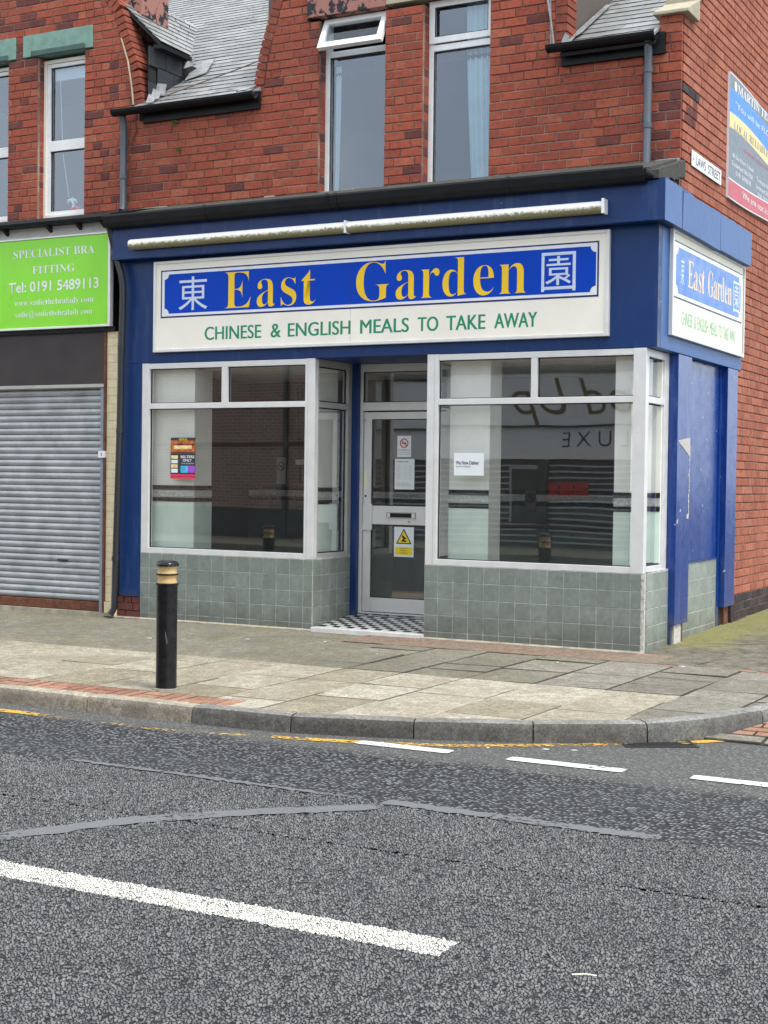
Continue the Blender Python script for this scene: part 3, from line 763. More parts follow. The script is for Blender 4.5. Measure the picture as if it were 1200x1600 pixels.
for i in range(len(xb)-1):
    x0, x1 = xb[i], xb[i+1]
    left = x1 < -3.9
    # new pale slabs, from y=-2 to the kerb or to the brick strip
    yend = -3.70 if x1 < -1.45 else -4.05
    ys = [-2.03]; yv = -2.03-rg.choice([.30, .62, .45])
    while yv > yend+.18: ys.append(yv); yv -= rg.choice([.62, .62, .47])
    ys.append(yend)
    for a, c in zip(ys, ys[1:]):
        p = [(colx(x0, c), c), (colx(x1, c), c), (colx(x1, a), a), (colx(x0, a), a)]
        if x1 < -1.45: p = clip(p, (-20, -3.70), (5, -3.70))
        p = clip_kerb(p)
        if len(p) >= 3: slab('paving_slab', p, 'slab_new' if x1 < .95 else 'slab_grey', pave, tilt=.0015, gap=.0035 if x1 < .95 else .006, side=('joint_pale' if rg.random() < .5 else 'joint_mid') if x1 < .95 else 'joint')
    if x0 < -2.75: continue
    ys = [-2.03]; yv = -2.03+rg.choice([.30, .36, .62])
    while yv < -.75: ys.append(yv); yv += rg.choice([.3, .62, .40])
    ys.append(-.56)
    for a, c in zip(ys, ys[1:]):
        p = [(colx(x0, a), a), (colx(x1, a), a), (colx(x1, c), c), (colx(x0, c), c)]
        p = clip_kerb(p)
        if len(p) >= 3: slab('paving_slab', p, 'slab_old' if x1 < .2 else 'slab_grey', pave, tilt=.004, gap=.006 if x1 < 0 else .008)
def sheet(name, x0, x1, y0, y1, mat, dz=0, n=8):
    mb = MB(); mb.useuv = True
    for i in range(n):
        a, c = y0+(y1-y0)*i/n, y0+(y1-y0)*(i+1)/n
        mb.face([(x0, a, zp(0, a)+dz), (x1, a, zp(0, a)+dz), (x1, c, zp(0, c)+dz), (x0, c, zp(0, c)+dz)], mat)
    return part(name, mb, pave)
sheet('worn_concrete', -14, .6, -2.025, .3, 'concrete', -.007)
sheet('red_concrete_band', -2.62, .30, -.555, .0, 'redstrip')
b = MB()
yy = [-.555, -.2, .0, .8, 1.6, 2.4, 3.4, 5, 8, 14]
for a, c in zip(yy, yy[1:]): b.face([(.30 if c <= 0.01 else .0, a, zp(0, a)+.001), (1.69, a, zp(0, a)+.001), (1.69, c, zp(0, c)+.001), (.30 if c <= 0.01 else .0, c, zp(0, c)+.001)], 'mossy')
part('mossy_concrete', b, pave)
# pale mortar fillet along the foot of the tiled walls
b = MB()
for (x0, x1, y0, y1) in [(-5.31, -3.26, -.035, .0), (-2.08, .03, -.035, .0), (-5.75, -5.31, -.03, .03)]:
    b.prism([(x0, y0, zp(0, 0)-.01), (x0, y1, zp(0, 0)-.01), (x0, y1, zp(0, 0)+.016), (x0, y0, zp(0, 0)+.003)], (x1-x0, 0, 0), 'joint_pale')
part('mortar_fillet', b, pave)
# cracks in the side footway
for pts in ([(.95, .35), (1.25, .50), (1.6, .75)], [(1.05, -.15), (1.22, .02), (1.28, .12)], [(.62, -.45), (.68, -.18)], [(.3, .9), (.62, 1.0), (.9, 1.25), (1.3, 1.3)]):
    mb = MB()
    for (a, c), (e, f) in zip(pts, pts[1:]):
        n_ = Vector((-(f-c), e-a)).normalized()*.006
        mb.face([(a+n_.x, c+n_.y, zp(0, c)+.004), (a-n_.x, c-n_.y, zp(0, c)+.004), (e-n_.x, f-n_.y, zp(0, f)+.004), (e+n_.x, f+n_.y, zp(0, f)+.004)], 'joint')
    part('crack', mb, pave)
# thin broken red brick course past the corner
rg = random.Random(11)
x = .34
while x < 1.62:
    slab('block_paver', [(x, -.66), (x+.2, -.66), (x+.2, -.565), (x, -.565)], 'paver', pave, zf=lambda a, c: zp(a, c)+.003, tilt=.002); x += .205
# red block strip by the kerb (basket pattern)
x = -5.6; r_ = 0
def kerb_y(x): return kin_y(x)+.004
while x < -1.62:
    L_ = .205
    if r_ % 2 == 0:
        for k_ in range(2):
            y0 = -3.965+k_*.132; slab('block_paver', [(x, y0), (x+L_, y0), (x+L_, y0+.13), (x, y0+.13)], 'paver', pave, gap=.0018, tilt=.0012)
        x += L_
    else:
        for k_ in range(2):
            slab('block_paver', [(x+k_*.1, -3.965), (x+k_*.1+.1, -3.965), (x+k_*.1+.1, -3.702), (x+k_*.1, -3.702)], 'paver', pave, gap=.0018, tilt=.0012)
        x += .2
    r_ += 1
# block-paved crossing of the side street with its flush granite edge
cross = MB(); cross.useuv = True
def zr(x, y): return -.150+max(0, min(1, (y+2.86)/1.2))*.115
for a, c in zip([-2.86, -2.5, -2.1, -1.66], [-2.5, -2.1, -1.66, 1.0]):
    cross.face([(1.18, a, zr(0, a)-.012), (8, a, zr(0, a)-.012), (8, c, zr(0, c)-.012), (1.18, c, zr(0, c)-.012)], 'joint')
crossing = struct('side_street_crossing', cross)
def clip_out(poly):
    return poly
KO2 = offset_line(KIN, .15)
for r_ in range(9):
    for c_ in range(-1, 11):
        y0 = -2.70+r_*.105; x0 = 1.0+c_*.21+(r_ % 2)*.105
        p = [(x0, y0), (x0+.207, y0), (x0+.207, y0+.102), (x0, y0+.102)]
        cx_, cy_ = x0+.1, y0+.05
        # keep only the part outside the kerb
        seg = min(range(9, len(KO2)-1), key=lambda i: abs((KO2[i][1]+KO2[i+1][1])/2-cy_))
        p = clip(p, KO2[seg+1], KO2[seg])
        if len(p) >= 3 and area(p) > .0015: slab('block_paver', p, 'paver', crossing, gap=.002, zf=zr, thick=.03, tilt=.0015)
xk = 1.14
while xk < 4:
    slab('granite_edge', [(xk, -2.86), (xk+.58, -2.86), (xk+.58, -2.715), (xk, -2.715)], 'slab_grey', crossing, zf=zr, thick=.1, gap=.003); xk += .585

# gully grate in the channel
g0 = Vector((1.12, -3.12)); ang = R(32)
gt = thing('drain_grate', 'rusty slotted iron drain grate in the road beside the curved kerb', 'drain grate', (g0.x, g0.y, RZ))
ca, sa = math.cos(ang), math.sin(ang)
def gp(u, v): return (g0.x+u*ca-v*sa, g0.y+u*sa+v*ca)
def gbox(mb, u0, u1, v0, v1, z0, z1, mat):
    p = [gp(u0, v0), gp(u1, v0), gp(u1, v1), gp(u0, v1)]; mb.prism([(*q, z0) for q in p], (0, 0, z1-z0), mat)
mb = MB(); gbox(mb, -.21, .21, -.16, .16, RZ+.001, RZ+.002, 'dark'); part('pit', mb, gt)
mb = MB(); gbox(mb, -.23, .23, -.175, -.155, RZ, RZ+.006, 'iron'); gbox(mb, -.23, .23, .155, .175, RZ, RZ+.006, 'iron'); gbox(mb, -.23, -.21, -.155, .155, RZ, RZ+.006, 'iron'); gbox(mb, .21, .23, -.155, .155, RZ, RZ+.006, 'iron'); part('frame', mb, gt)
for i in range(6):
    mb = MB(); v = -.13+i*.052; gbox(mb, -.209, .209, v-.010, v+.010, RZ+.002, RZ+.006, 'iron'); part('bar', mb, gt)

# ================================================================== CORNER BUILDING
B = thing('corner_building', 'red brick corner building over a vacant takeaway with blue painted shopfront', 'building', (-2.6, .3, 0))
H = {}
# gable edge curves (z -> x), already at real size
GL = [(uz(5.25), ux(-4.27)+.0), (uz(5.5), ux(-4.24)), (uz(5.75), ux(-4.19)), (uz(6.0), ux(-4.11)), (uz(6.24), ux(-4.04)), (6.9, ux(-3.70)), (7.6, ux(-3.2)), (8.1, ux(-2.62))]
GR = [(uz(5.25), ux(-.915)), (uz(5.4), ux(-.913)), (uz(5.8), ux(-.907)), (uz(6.1), ux(-.95)), (uz(6.5), ux(-1.15)), (7.2, ux(-1.6)), (8.1, ux(-2.5))]
W1 = (ux(-3.50), ux(-2.767), uz(5.995)); W2 = (ux(-2.36), ux(-1.67), uz(6.02))
ZB = uz(4.27)-.06; ZE = uz(5.22)
XL_ = ux(-5.81)
def front_iv(z, cop=.115):
    XE = XW+.006 if cop > .1 else XW-.004
    if z < ZE: iv = [(XL_, XE)]
    else:
        c_ = cop if z > uz(5.36) else 0
        iv = [(interp(GL, z)+c_, interp(GR, z)-c_)]
        if z < uz(5.52): iv.append((ux(-.055), XE))
    holes = []
    if z < W1[2]: holes.append(W1[:2])
    if z < W2[2]: holes.append(W2[:2])
    if W1[2] < z < uz(6.25): holes.append((ux(-3.635), W1[1])); holes.append((W1[1], W2[0])); holes.append((W2[0], W2[1]+.1))
    return cut(iv, holes)
mb = MB(); wall_rows(mb, 2.70, 8.05, lambda z: front_iv(z, .02) if z > ZB else [(XL_, XW-.004)], YW+.004, YW+.23, 'mortar')
fw = part('front_wall', mb, B)
rnd1 = random.Random(3)
def fm(a, c, z):
    if c > XW-.30 and z < uz(4.99): return 'brick_dark' if rnd1.random() < .55 else 'brick'
    if c > XW-.30 and abs(z-uz(4.95)) < .045: return 'brick_plinth'
    if a < XL_+.5 and z < 4.75 and rnd1.random() < .25: return 'brick_dark'
    return 'brick_dark' if rnd1.random() < .05 else 'brick'
items = lay(ZB, 8.0, front_iv, XW, fm, rnd1, header=.06)
n1 = put_bricks(items, fw, False, YW, 195, rnd1)
def reveal(wall, x, ztop, rg_):
    r_ = math.ceil((ZB-.02)/G)
    while (r_+1)*G < ztop+.02:
        ext = 0 if r_ % 2 else .015
        part('brick', MB().box(x-.03, x+.003+rg_.uniform(-.001, .001), YW+.031, YF_-.002, r_*G+.006, (r_+1)*G-.006, 'brick' if rg_.random() < .8 else 'brick_dark', rg_.random()), wall); r_ += 1
YF_ = uy(.54)
reveal(fw, W1[0], W1[2], rnd1); reveal(fw, W2[0], W2[2], rnd1)
# side wall
RK = .62
def side_top(y): return uz(5.47)+RK*(y-YW)
YEND = 9.5
def side_iv(z):
    a = YW+.034
    if z > side_top(YW): a = YW+(z-side_top(YW))/RK
    return [(a, YEND)] if a < YEND else []
mb = MB(); mb.prism([(XW-.004, YW+.03, 3.70), (XW-.004, 2.68, 3.70), (XW-.004, 2.68, -.1), (XW-.004, YEND, -.1), (XW-.004, YEND, side_top(YEND)), (XW-.004, YW+.03, side_top(YW+.03))], (-.22, 0, 0), 'mortar_side')
sw = part('side_wall', mb, B)
rnd2 = random.Random(4)
def sm(a, c, z):
    if z < .30: return 'brick_plinth'
    if a < YW+.45 and abs(z-uz(4.95)) < .045: return 'brick_plinth'
    if a < YW+.42 and uz(4.5) < z < uz(4.93) and rnd2.random() < .5: return 'brick_dark'
    return 'brick_side'
def side_iv2(z):
    r_ = side_iv(z)
    if z < 4.0: r_ = cut(r_, [(0, 2.62)])
    return r_
items = lay(.02, 9.0, side_iv2, YW, sm, rnd2, header=.25)
put_bricks(items, sw, True, XW, 65, rnd2)
# kneeler and coping stone of the side gable
mb = MB()
zk = uz(5.53)
mb.prism([(ux(-.10), YW-.06, zk), (ux(-.10), YW+.30, zk), (ux(-.10), YW+.30, zk+.20), (ux(-.10), YW-.06, zk+.03)], (XW+.07-ux(-.10), 0, 0), 'stone')
part('kneeler_stone', mb, B, bevel=.006)
for i in range(9):
    y0 = YW+.305+i*.62; y1 = y0+.612; z0 = zk+.12+RK*(y0-YW-.1)-.06; z1 = z0+RK*.612
    mb = MB(); mb.prism([(ux(-.10), y0, z0), (ux(-.10), y1, z1), (ux(-.10), y1, z1+.10), (ux(-.10), y0, z0+.10)], (XW+.07-ux(-.10), 0, 0), 'stone'); part('coping_stone', mb, B, bevel=.006)

# rear shell and upper rooms
mb = MB(); mb.box(XL_, XW-.24, YEND-.2, YEND, -.1, 8, 'mortar'); mb.box(XL_-.2, XL_, YW+.24, YEND, 2.7, 5.3, 'mortar'); part('rear_wall', mb, B)
mb = MB()
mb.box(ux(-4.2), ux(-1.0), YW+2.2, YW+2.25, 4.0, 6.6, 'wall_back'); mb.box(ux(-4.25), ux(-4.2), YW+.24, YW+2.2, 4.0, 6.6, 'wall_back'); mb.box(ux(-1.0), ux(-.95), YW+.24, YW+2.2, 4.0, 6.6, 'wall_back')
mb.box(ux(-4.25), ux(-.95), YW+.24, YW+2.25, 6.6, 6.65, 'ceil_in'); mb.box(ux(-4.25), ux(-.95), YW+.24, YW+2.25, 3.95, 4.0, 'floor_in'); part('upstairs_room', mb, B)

# main roof: slates
RY0, RZ0, RT = uy(.30), uz(5.315), .60
LR = math.hypot(1, RT); UP = Vector((0, 1/LR, RT/LR)); NRM = Vector((0, -RT/LR, 1/LR))
def roof_pt(x, s, h=0): p = Vector((x, RY0, RZ0))+UP*s+NRM*h; return (p.x, p.y, p.z)
mb = MB()
mb.prism([roof_pt(ux(-5.72), -.02, -.05), roof_pt(ux(-4.22), -.02, -.05), roof_pt(ux(-4.22), .36, -.05), roof_pt(ux(-5.72), .36, -.05)], tuple(NRM*.03), 'dark')
mb.prism([roof_pt(ux(-.93), -.02, -.05), roof_pt(ux(-.07), -.02, -.05), roof_pt(ux(-.07), .36, -.05), roof_pt(ux(-.93), .36, -.05)], tuple(NRM*.03), 'dark')
mb.prism([roof_pt(ux(-9.0), .62, -.05), roof_pt(ux(-.07), .62, -.05), roof_pt(ux(-.07), 7.6, -.05), roof_pt(ux(-9.0), 7.6, -.05)], tuple(NRM*.03), 'dark')
mb.prism([roof_pt(ux(-5.72), .36, -.05), roof_pt(ux(-.07), .36, -.05), roof_pt(ux(-.07), .62, -.05), roof_pt(ux(-5.72), .62, -.05)], tuple(NRM*.03), 'dark')
rf = part('roof', mb, B)
def slate_mesh(seed, w_, l_):
    q = random.Random(seed); b_ = MB(); j = lambda a: q.uniform(-a, a)
    t = .004
    pts = [(0, j(.004), 0), (w_, j(.004), 0), (w_, l_, 0), (0, l_, 0)]
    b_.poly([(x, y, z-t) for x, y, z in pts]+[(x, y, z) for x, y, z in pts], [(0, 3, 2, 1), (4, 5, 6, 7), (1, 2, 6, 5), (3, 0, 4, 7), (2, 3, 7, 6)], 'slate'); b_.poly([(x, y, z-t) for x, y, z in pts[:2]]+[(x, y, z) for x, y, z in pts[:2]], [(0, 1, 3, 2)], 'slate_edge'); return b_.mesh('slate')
SLW, SLG = .262, .168
SM = [slate_mesh(i, SLW-.004, SLG*1.35) for i in range(6)]
rq = random.Random(8)
ax_ = Vector((1, 0, 0)); pit = math.atan(RT)
cnt = 0; rest = MB()
SLATES = []
def put_slate(x, s, w_=None): SLATES.append((x, s, w_))
def flush_slates(limit):
    SLATES.sort(key=lambda q: q[1])
    for q in SLATES[:limit]: place_slate(*q)
    mb_ = MB(); tl = math.atan(.007/SLG)
    for x, s, w_ in SLATES[limit:]:
        mtx = Matrix.Translation(Vector(roof_pt(x, s, .012))) @ Matrix.Rotation(pit-tl, 4, 'X')
        w_ = w_ or SLW-.004; l_ = SLG*1.35; rn = rq.uniform(.001, .999)
        v_ = [tuple(mtx @ Vector(p)) for p in ((0, 0, -.005), (w_, 0, -.005), (w_, l_, -.005), (0, l_, -.005), (0, 0, 0), (w_, 0, 0), (w_, l_, 0), (0, l_, 0))]
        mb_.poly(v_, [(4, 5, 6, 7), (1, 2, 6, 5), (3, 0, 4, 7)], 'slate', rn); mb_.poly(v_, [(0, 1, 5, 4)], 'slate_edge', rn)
    part('slating', mb_, rf, kind='stuff')
def place_slate(x, s, w_=None):
    me = SM[rq.randrange(6)]
    tl = math.atan(.007/SLG)
    o = bpy.data.objects.new('slate', me); COL.objects.link(o); o.parent = rf
    o.location = roof_pt(x, s, .010+rq.uniform(-.001, .001)); o.rotation_euler = (pit-tl, rq.uniform(-.004, .004), rq.uniform(-.006, .006))
    if w_: o.scale = (w_/(SLW-.004), 1, 1)
def slates(xa_f, xb_f, s0, s1, org):
    r_ = 0; s = s0
    while s < s1:
        a, c = xa_f(s), xb_f(s); x = org+(r_ % 2)*SLW*.5+rq.uniform(-.01, .01); x += math.floor((a-x)/SLW)*SLW
        while x < c-.03:
            x0 = max(x, a); x1 = min(x+SLW-.004, c)
            if x1-x0 > .04: put_slate(x0, s, x1-x0)
            x += SLW
        s += SLG; r_ += 1
def z_at(s): return RZ0+UP.z*s
slates(lambda s: ux(-5.72) if z_at(s) < 5.8 else (ux(-5.72)-(z_at(s)-5.8)*1.2 if z_at(s) < 6.7 else ux(-9.4)), lambda s: interp(GL, z_at(s)) if z_at(s) < 6.9 else ux(-4.3)+(8.2-z_at(s))*.2, -.03, 6.3, ux(-5.7))
slates(lambda s: interp(GR, z_at(s))-.0, lambda s: ux(-.075), -.03, 1.9, ux(-.9))
flush_slates(285)
# bay roof behind the front gable
apx = (ux(-2.55), 8.0)
mb = MB()
for (x0, z0) in ((interp(GL, 6.6), 6.35), (interp(GR, 6.6), 6.35)):
    mb.prism([(x0, YW+.24, z0), (apx[0], YW+.24, apx[1]-.1), (apx[0], 4.0, apx[1]-.1), (x0, 4.0, z0)], (0, 0, .05), 'slate')
part('bay_roof', mb, B)
mb = MB(); mb.box(ux(-.98), ux(-.955), YW+.23, YW+1.6, RZ0-.1, 6.35, 'slate_black'); part('dormer_cheek', mb, B)
# lead flashings
def lead(pts, th=.010, d=None, parent=None): part('lead_flashing', MB().prism(pts, tuple(NRM*th) if d is None else d, 'lead'), parent or B)
xs_ = ux(-.905)
lead([roof_pt(xs_-.02, -.02, .03), roof_pt(xs_+.05, -.02, .03), roof_pt(xs_+.025, .30, .035), roof_pt(xs_+.05, .42, .035), roof_pt(xs_+.03, 1.4, .03), roof_pt(xs_-.02, 1.4, .03)])
lead([(xs_-.05, YW-.02, uz(5.37)), (xs_+.01, YW-.02, uz(5.37)), (xs_+.015, YW-.02, uz(5.47)), (xs_-.02, YW-.02, uz(5.50)), (xs_-.055, YW-.02, uz(5.43))], d=(0, .014, 0))
xs_ = ux(-4.27)
lead([roof_pt(xs_-.10, -.03, .03), roof_pt(xs_+.03, -.03, .03), roof_pt(xs_+.03, .08, .03), roof_pt(xs_-.07, .06, .03)])
lead([(xs_-.01, YW-.03, uz(5.31)), (xs_+.10, YW-.03, uz(5.31)), (xs_+.10, YW-.03, uz(5.385)), (xs_-.01, YW-.03, uz(5.36))], d=(0, .02, 0))
xs_ = ux(-.07); lead([roof_pt(xs_-.015, -.04, .03), roof_pt(xs_+.02, -.04, .03), roof_pt(xs_+.02, 2.2, .03), roof_pt(xs_-.015, 2.2, .03)], .02)
lead([(ux(-.9)-.17, YW-.022, uz(5.42)), (ux(-.9)-.16, YW-.022, uz(5.42)), (ux(-.9)-.175, YW-.022, uz(5.9)), (ux(-.9)-.185, YW-.022, uz(5.9))], d=(0, .02, 0))
# brick-on-edge coping along the curved gable edges
def coping(edge, z0, z1, side, parent, matn='brick_coping', w_=.11, dep=.235, y0=None):
    y0 = YW-.012 if y0 is None else y0
    rg_ = random.Random(2); z = z0
    while z < z1:
        xa, xb_ = interp(edge, z), interp(edge, z+.074); t = Vector((xb_-xa, 0, .074)).normalized(); nn = Vector((t.z, 0, -t.x))*side
        hh = .074*1.0/t.z*.0+.072
        o_ = Vector((xa, y0+rg_.uniform(-.003, .003), z))
        c1, c2, c3, c4 = o_, o_+t*(hh-.008), o_+t*(hh-.008)+nn*w_, o_+nn*w_
        mb_ = MB(); mb_.prism([tuple(c1), tuple(c2), tuple(c3), tuple(c4)], (0, dep, 0), matn); part('coping_brick', mb_, parent)
        z += t.z*.078
coping(GL, uz(5.27), 7.2, 1, B); coping(GR, uz(5.37), 6.6, -1, B)

# stonework over the windows
mb = MB(); mb.box(ux(-3.63), W1[1], YW-.03, YW+.2, W1[2], uz(6.25), 'flaky'); part('lintel', mb, B, bevel=.004, label='lintel with flaking black paint over pink stone')
mb = MB(); mb.box(W1[1]+.003, W2[0]-.003, YW-.012, YW+.2, uz(6.012), uz(6.25), 'stone'); part('lintel', mb, B, label='bare sandstone block between the lintels')
mb = MB(); mb.box(W2[0]+.001, W2[1]+.1, YW-.03, YW+.2, W2[2], uz(6.25), 'flaky'); part('lintel', mb, B)

# upper windows
YF = uy(.54)
def upvc(mb, x0, x1, z0, z1, w_, y0, y1): rect_frame(mb, x0, x1, z0, z1, w_, y0, y1, 'upvc')
ZS = 4.12
ZT1 = uz(5.60)
# left window, top light open
mb = MB(); wf = part('window', MB().box(W1[0]+.0, W1[1], YF+.075, YF+.085, ZS-.06, ZS-.001, 'stone'), B)
mb = MB(); rect_frame(mb, W1[0]+.002, W1[1]-.002, ZS, W1[2]-.002, .05, YF, YF+.07, 'upvc'); mb.box(W1[0]+.052, W1[1]-.052, YF, YF+.07, ZT1+.02, ZT1+.08, 'upvc'); part('frame', mb, wf, bevel=.004)
mb = MB(); mb.box(W1[0]+.052, W1[0]+.060, YF+.012, YF+.02, ZS+.05, ZT1+.02, 'rubber'); mb.box(W1[0]+.060, W1[1]-.052, YF+.012, YF+.02, ZT1+.010, ZT1+.019, 'rubber'); part('gasket', mb, wf)
mb = MB(); mb.box(W1[0]+.052, W1[1]-.052, YF+.03, YF+.036, ZS+.05, ZT1+.02, 'glass_up'); part('pane', mb, wf)
# open vent: hinged at the top, tilted outwards
zt, hh = W1[2]-.03, W1[2]-ZT1-.045; an = R(26)
def vt(x, v, d):   # v down from hinge, d outward
    return (x, YF-.002-v*math.sin(an)-d*math.cos(an), zt-v*math.cos(an)+d*math.sin(an))
def vbox(mb, x0, x1, v0, v1, d0, d1, mat):
    vs = [vt(x0, v0, d0), vt(x1, v0, d0), vt(x1, v1, d0), vt(x0, v1, d0), vt(x0, v0, d1), vt(x1, v0, d1), vt(x1, v1, d1), vt(x0, v1, d1)]
    mb.poly(vs, [(0, 3, 2, 1), (4, 5, 6, 7), (0, 1, 5, 4), (1, 2, 6, 5), (2, 3, 7, 6), (3, 0, 4, 7)], mat)
x0, x1 = W1[0]+.012, W1[1]-.012
mb = MB(); vbox(mb, x0, x1, 0, .06, 0, .05, 'upvc'); vbox(mb, x0, x1, hh-.065, hh, 0, .05, 'upvc'); vbox(mb, x0, x0+.06, .06, hh-.065, 0, .05, 'upvc'); vbox(mb, x1-.06, x1, .06, hh-.065, 0, .05, 'upvc')
part('opening_light', mb, wf, bevel=.004)
mb = MB(); vbox(mb, x0+.06, x1-.06, .06, hh-.065, .02, .026, 'glass_vent'); part('pane', mb, wf)
# right window
wf = part('window', MB().box(W2[0]+.0, W2[1], YF+.075, YF+.085, ZS-.06, ZS-.001, 'stone'), B)
mb = MB(); rect_frame(mb, W2[0]+.002, W2[1]-.002, ZS, W2[2]-.002, .05, YF, YF+.07, 'upvc'); mb.box(W2[0]+.052, W2[1]-.052, YF, YF+.07, uz(5.54), uz(5.60), 'upvc'); part('frame', mb, wf, bevel=.004)
mb = MB(); rect_frame(mb, W2[0]+.008, W2[1]-.008, uz(5.61), W2[2]-.01, .062, YF-.018, YF-.001, 'upvc'); part('opening_light', mb, wf, bevel=.004)
mb = MB(); rect_frame(mb, W2[0]+.07, W2[1]-.07, uz(5.61)+.062, W2[2]-.072, .006, YF-.015, YF-.008, 'rubber'); mb.box(W2[0]+.052, W2[0]+.060, YF+.012, YF+.02, ZS+.05, uz(5.54), 'rubber'); mb.box(W2[0]+.06, W2[1]-.052, YF+.012, YF+.02, uz(5.54)-.010, uz(5.54)-.001, 'rubber'); part('gasket', mb, wf)
mb = MB(); mb.box(W2[0]+.052, W2[1]-.052, YF+.03, YF+.036, ZS+.05, uz(5.54), 'glass_up'); part('pane', mb, wf)
mb = MB(); mb.box(W2[0]+.052, W2[1]-.052, YF+.03, YF+.036, uz(5.61), W2[2]-.06, 'glass_up'); part('pane', mb, wf)
def curtain(name, xt0, xt1, xb0, xb1, z0, z1, y, folds, label, amp=.02):
    n = 60; m_ = 14; vs = []; fs = []
    for j in range(m_+1):
        f = j/m_; g = f**1.6
        for i in range(n+1):
            u = i/n; xa = xt0+(xb0-xt0)*g; xc = xt1+(xb1-xt1)*g
            x = xa+(xc-xa)*u; yy_ = y+amp*math.sin(u*folds*6.283+.8*math.sin(u*9))*(.7+.3*f)
            vs.append((x, yy_, z1+(z0-z1)*f))
    nn = (n+1)*(m_+1)
    vs += [(x, y_+.003, z_) for x, y_, z_ in vs]
    for j in range(m_):
        for i in range(n):
            a = j*(n+1)+i; fs.append((a, a+1, a+n+2, a+n+1)); fs.append((nn+a, nn+a+n+1, nn+a+n+2, nn+a+1))
    mb_ = MB(); mb_.poly(vs, fs, 'net'); return solo(name, mb_, label, 'curtain', smooth=True)
curtain('curtain', ux(-2.03)+.02, W2[1]+.0, ux(-1.95)+.02, W2[1], ZS+.05, uz(5.98), YF+.10, 6, 'pale blue curtain hanging at the right of the window beside the roof corner')
curtain('curtain', W1[0]+.075, W1[0]+.135, W1[0]+.07, W1[0]+.11, ZS+.05, uz(5.55), YF+.09, 2, 'narrow pale curtain edge inside the window with the open top light', .01)

# eaves: gutters and boards
def gutter(name, x0, x1, y, z, r, label, parent=None, n=8):
    mb = MB(); prof = [(y+r*math.cos(math.pi*i/n), z-r*math.sin(math.pi*i/n)) for i in range(n+1)]; ins = [(y+(r-.006)*math.cos(math.pi*(n-i)/n), z-(r-.006)*math.sin(math.pi*(n-i)/n)) for i in range(n+1)]
    loop = prof+ins
    mb.prism([(x0, a, c) for a, c in loop], (x1-x0, 0, 0), 'pitch')
    return mb
ge = thing('eaves_gutter', 'black gutter below the wide slate roof between the two gables', 'gutter', (ux(-5.0), RY0, uz(5.3)), 'roof gutters')
part('trough', gutter('g', ux(-5.93), ux(-4.16), RY0-.02, uz(5.305), .062, ''), ge)
part('backboard', MB().box(ux(-5.62), ux(-4.17), YW-.045, YW-.009, uz(5.17), uz(5.345), 'pitch'), ge)
ge = thing('eaves_gutter', 'black gutter below the short slate roof beside the street corner', 'gutter', (ux(-.5), RY0, uz(5.3)), 'roof gutters')
part('trough', gutter('g', ux(-1.045), ux(-.045), RY0-.02, uz(5.36), .062, ''), ge)
part('backboard', MB().box(ux(-.95), ux(.005), YW-.045, YW-.009, uz(5.20), uz(5.385), 'pitch'), ge)
def dpipe(name, path, r, mat, label, collars=(), foot=None):
    root = thing(name, label, 'downpipe', path[-1], 'rainwater pipes')
    part('pipe', MB().tube(path, r, mat, 16), root, smooth=True)
    for c in collars:
        mb_ = MB(); mb_.tube([(c[0], c[1], c[2]-.022), (c[0], c[1], c[2]+.022)], r*1.16, mat, 16); part('collar', mb_, root, smooth=True)
    return root
xd = ux(-.132); dpipe('downpipe', [(xd, YW-.10, uz(5.33)), (xd, YW-.075, uz(5.24)), (xd, YW-.065, uz(5.10)), (xd, YW-.065, uz(4.24)), (xd, YW-.09, uz(4.19))], .036, 'greypipe', 'grey rainwater pipe on the brick wall beside the street corner', [(xd, YW-.065, uz(4.58)), (xd, YW-.065, uz(5.06))])
xd = ux(-5.845); dpipe('downpipe', [(xd, YW-.11, uz(5.28)), (xd, YW-.08, uz(5.20)), (xd, YW-.07, uz(5.12)), (xd, YW-.07, uz(4.30)), (xd, YW-.10, uz(4.26))], .037, 'greypipe', 'short grey pipe on the brick wall where the two buildings meet', [(xd, YW-.07, uz(4.62))])

# small weeds in the brickwork
def weed(x, y, z, n, s, label):
    mb_ = MB(); q = random.Random(int(x*100))
    for i in range(n):
        a = q.uniform(0, 6.28); l = q.uniform(.4, 1)*s; dx, dz = math.cos(a)*l, math.sin(a)*l*.7; px, pz = q.uniform(-s*.6, s*.6), q.uniform(-s*.5, s*.5)
        mb_.face([(x+px, y-.01, z+pz), (x+px+dx*.5-dz*.35, y-.03, z+pz+dz*.5+dx*.35), (x+px+dx, y-.02, z+pz+dz), (x+px+dx*.5+dz*.35, y-.025, z+pz+dz*.5-dx*.35)], 'leaf')
    return solo('weed', mb_, label, 'weed')
weed(ux(-5.17), YW, uz(4.86), 12, .035, 'small green weed growing from the brick wall below the wide slate roof')
weed(ux(-5.22), YW-.01, uz(5.14), 26, .04, 'dark tuft of moss and weed under the gutter end near the pipe')

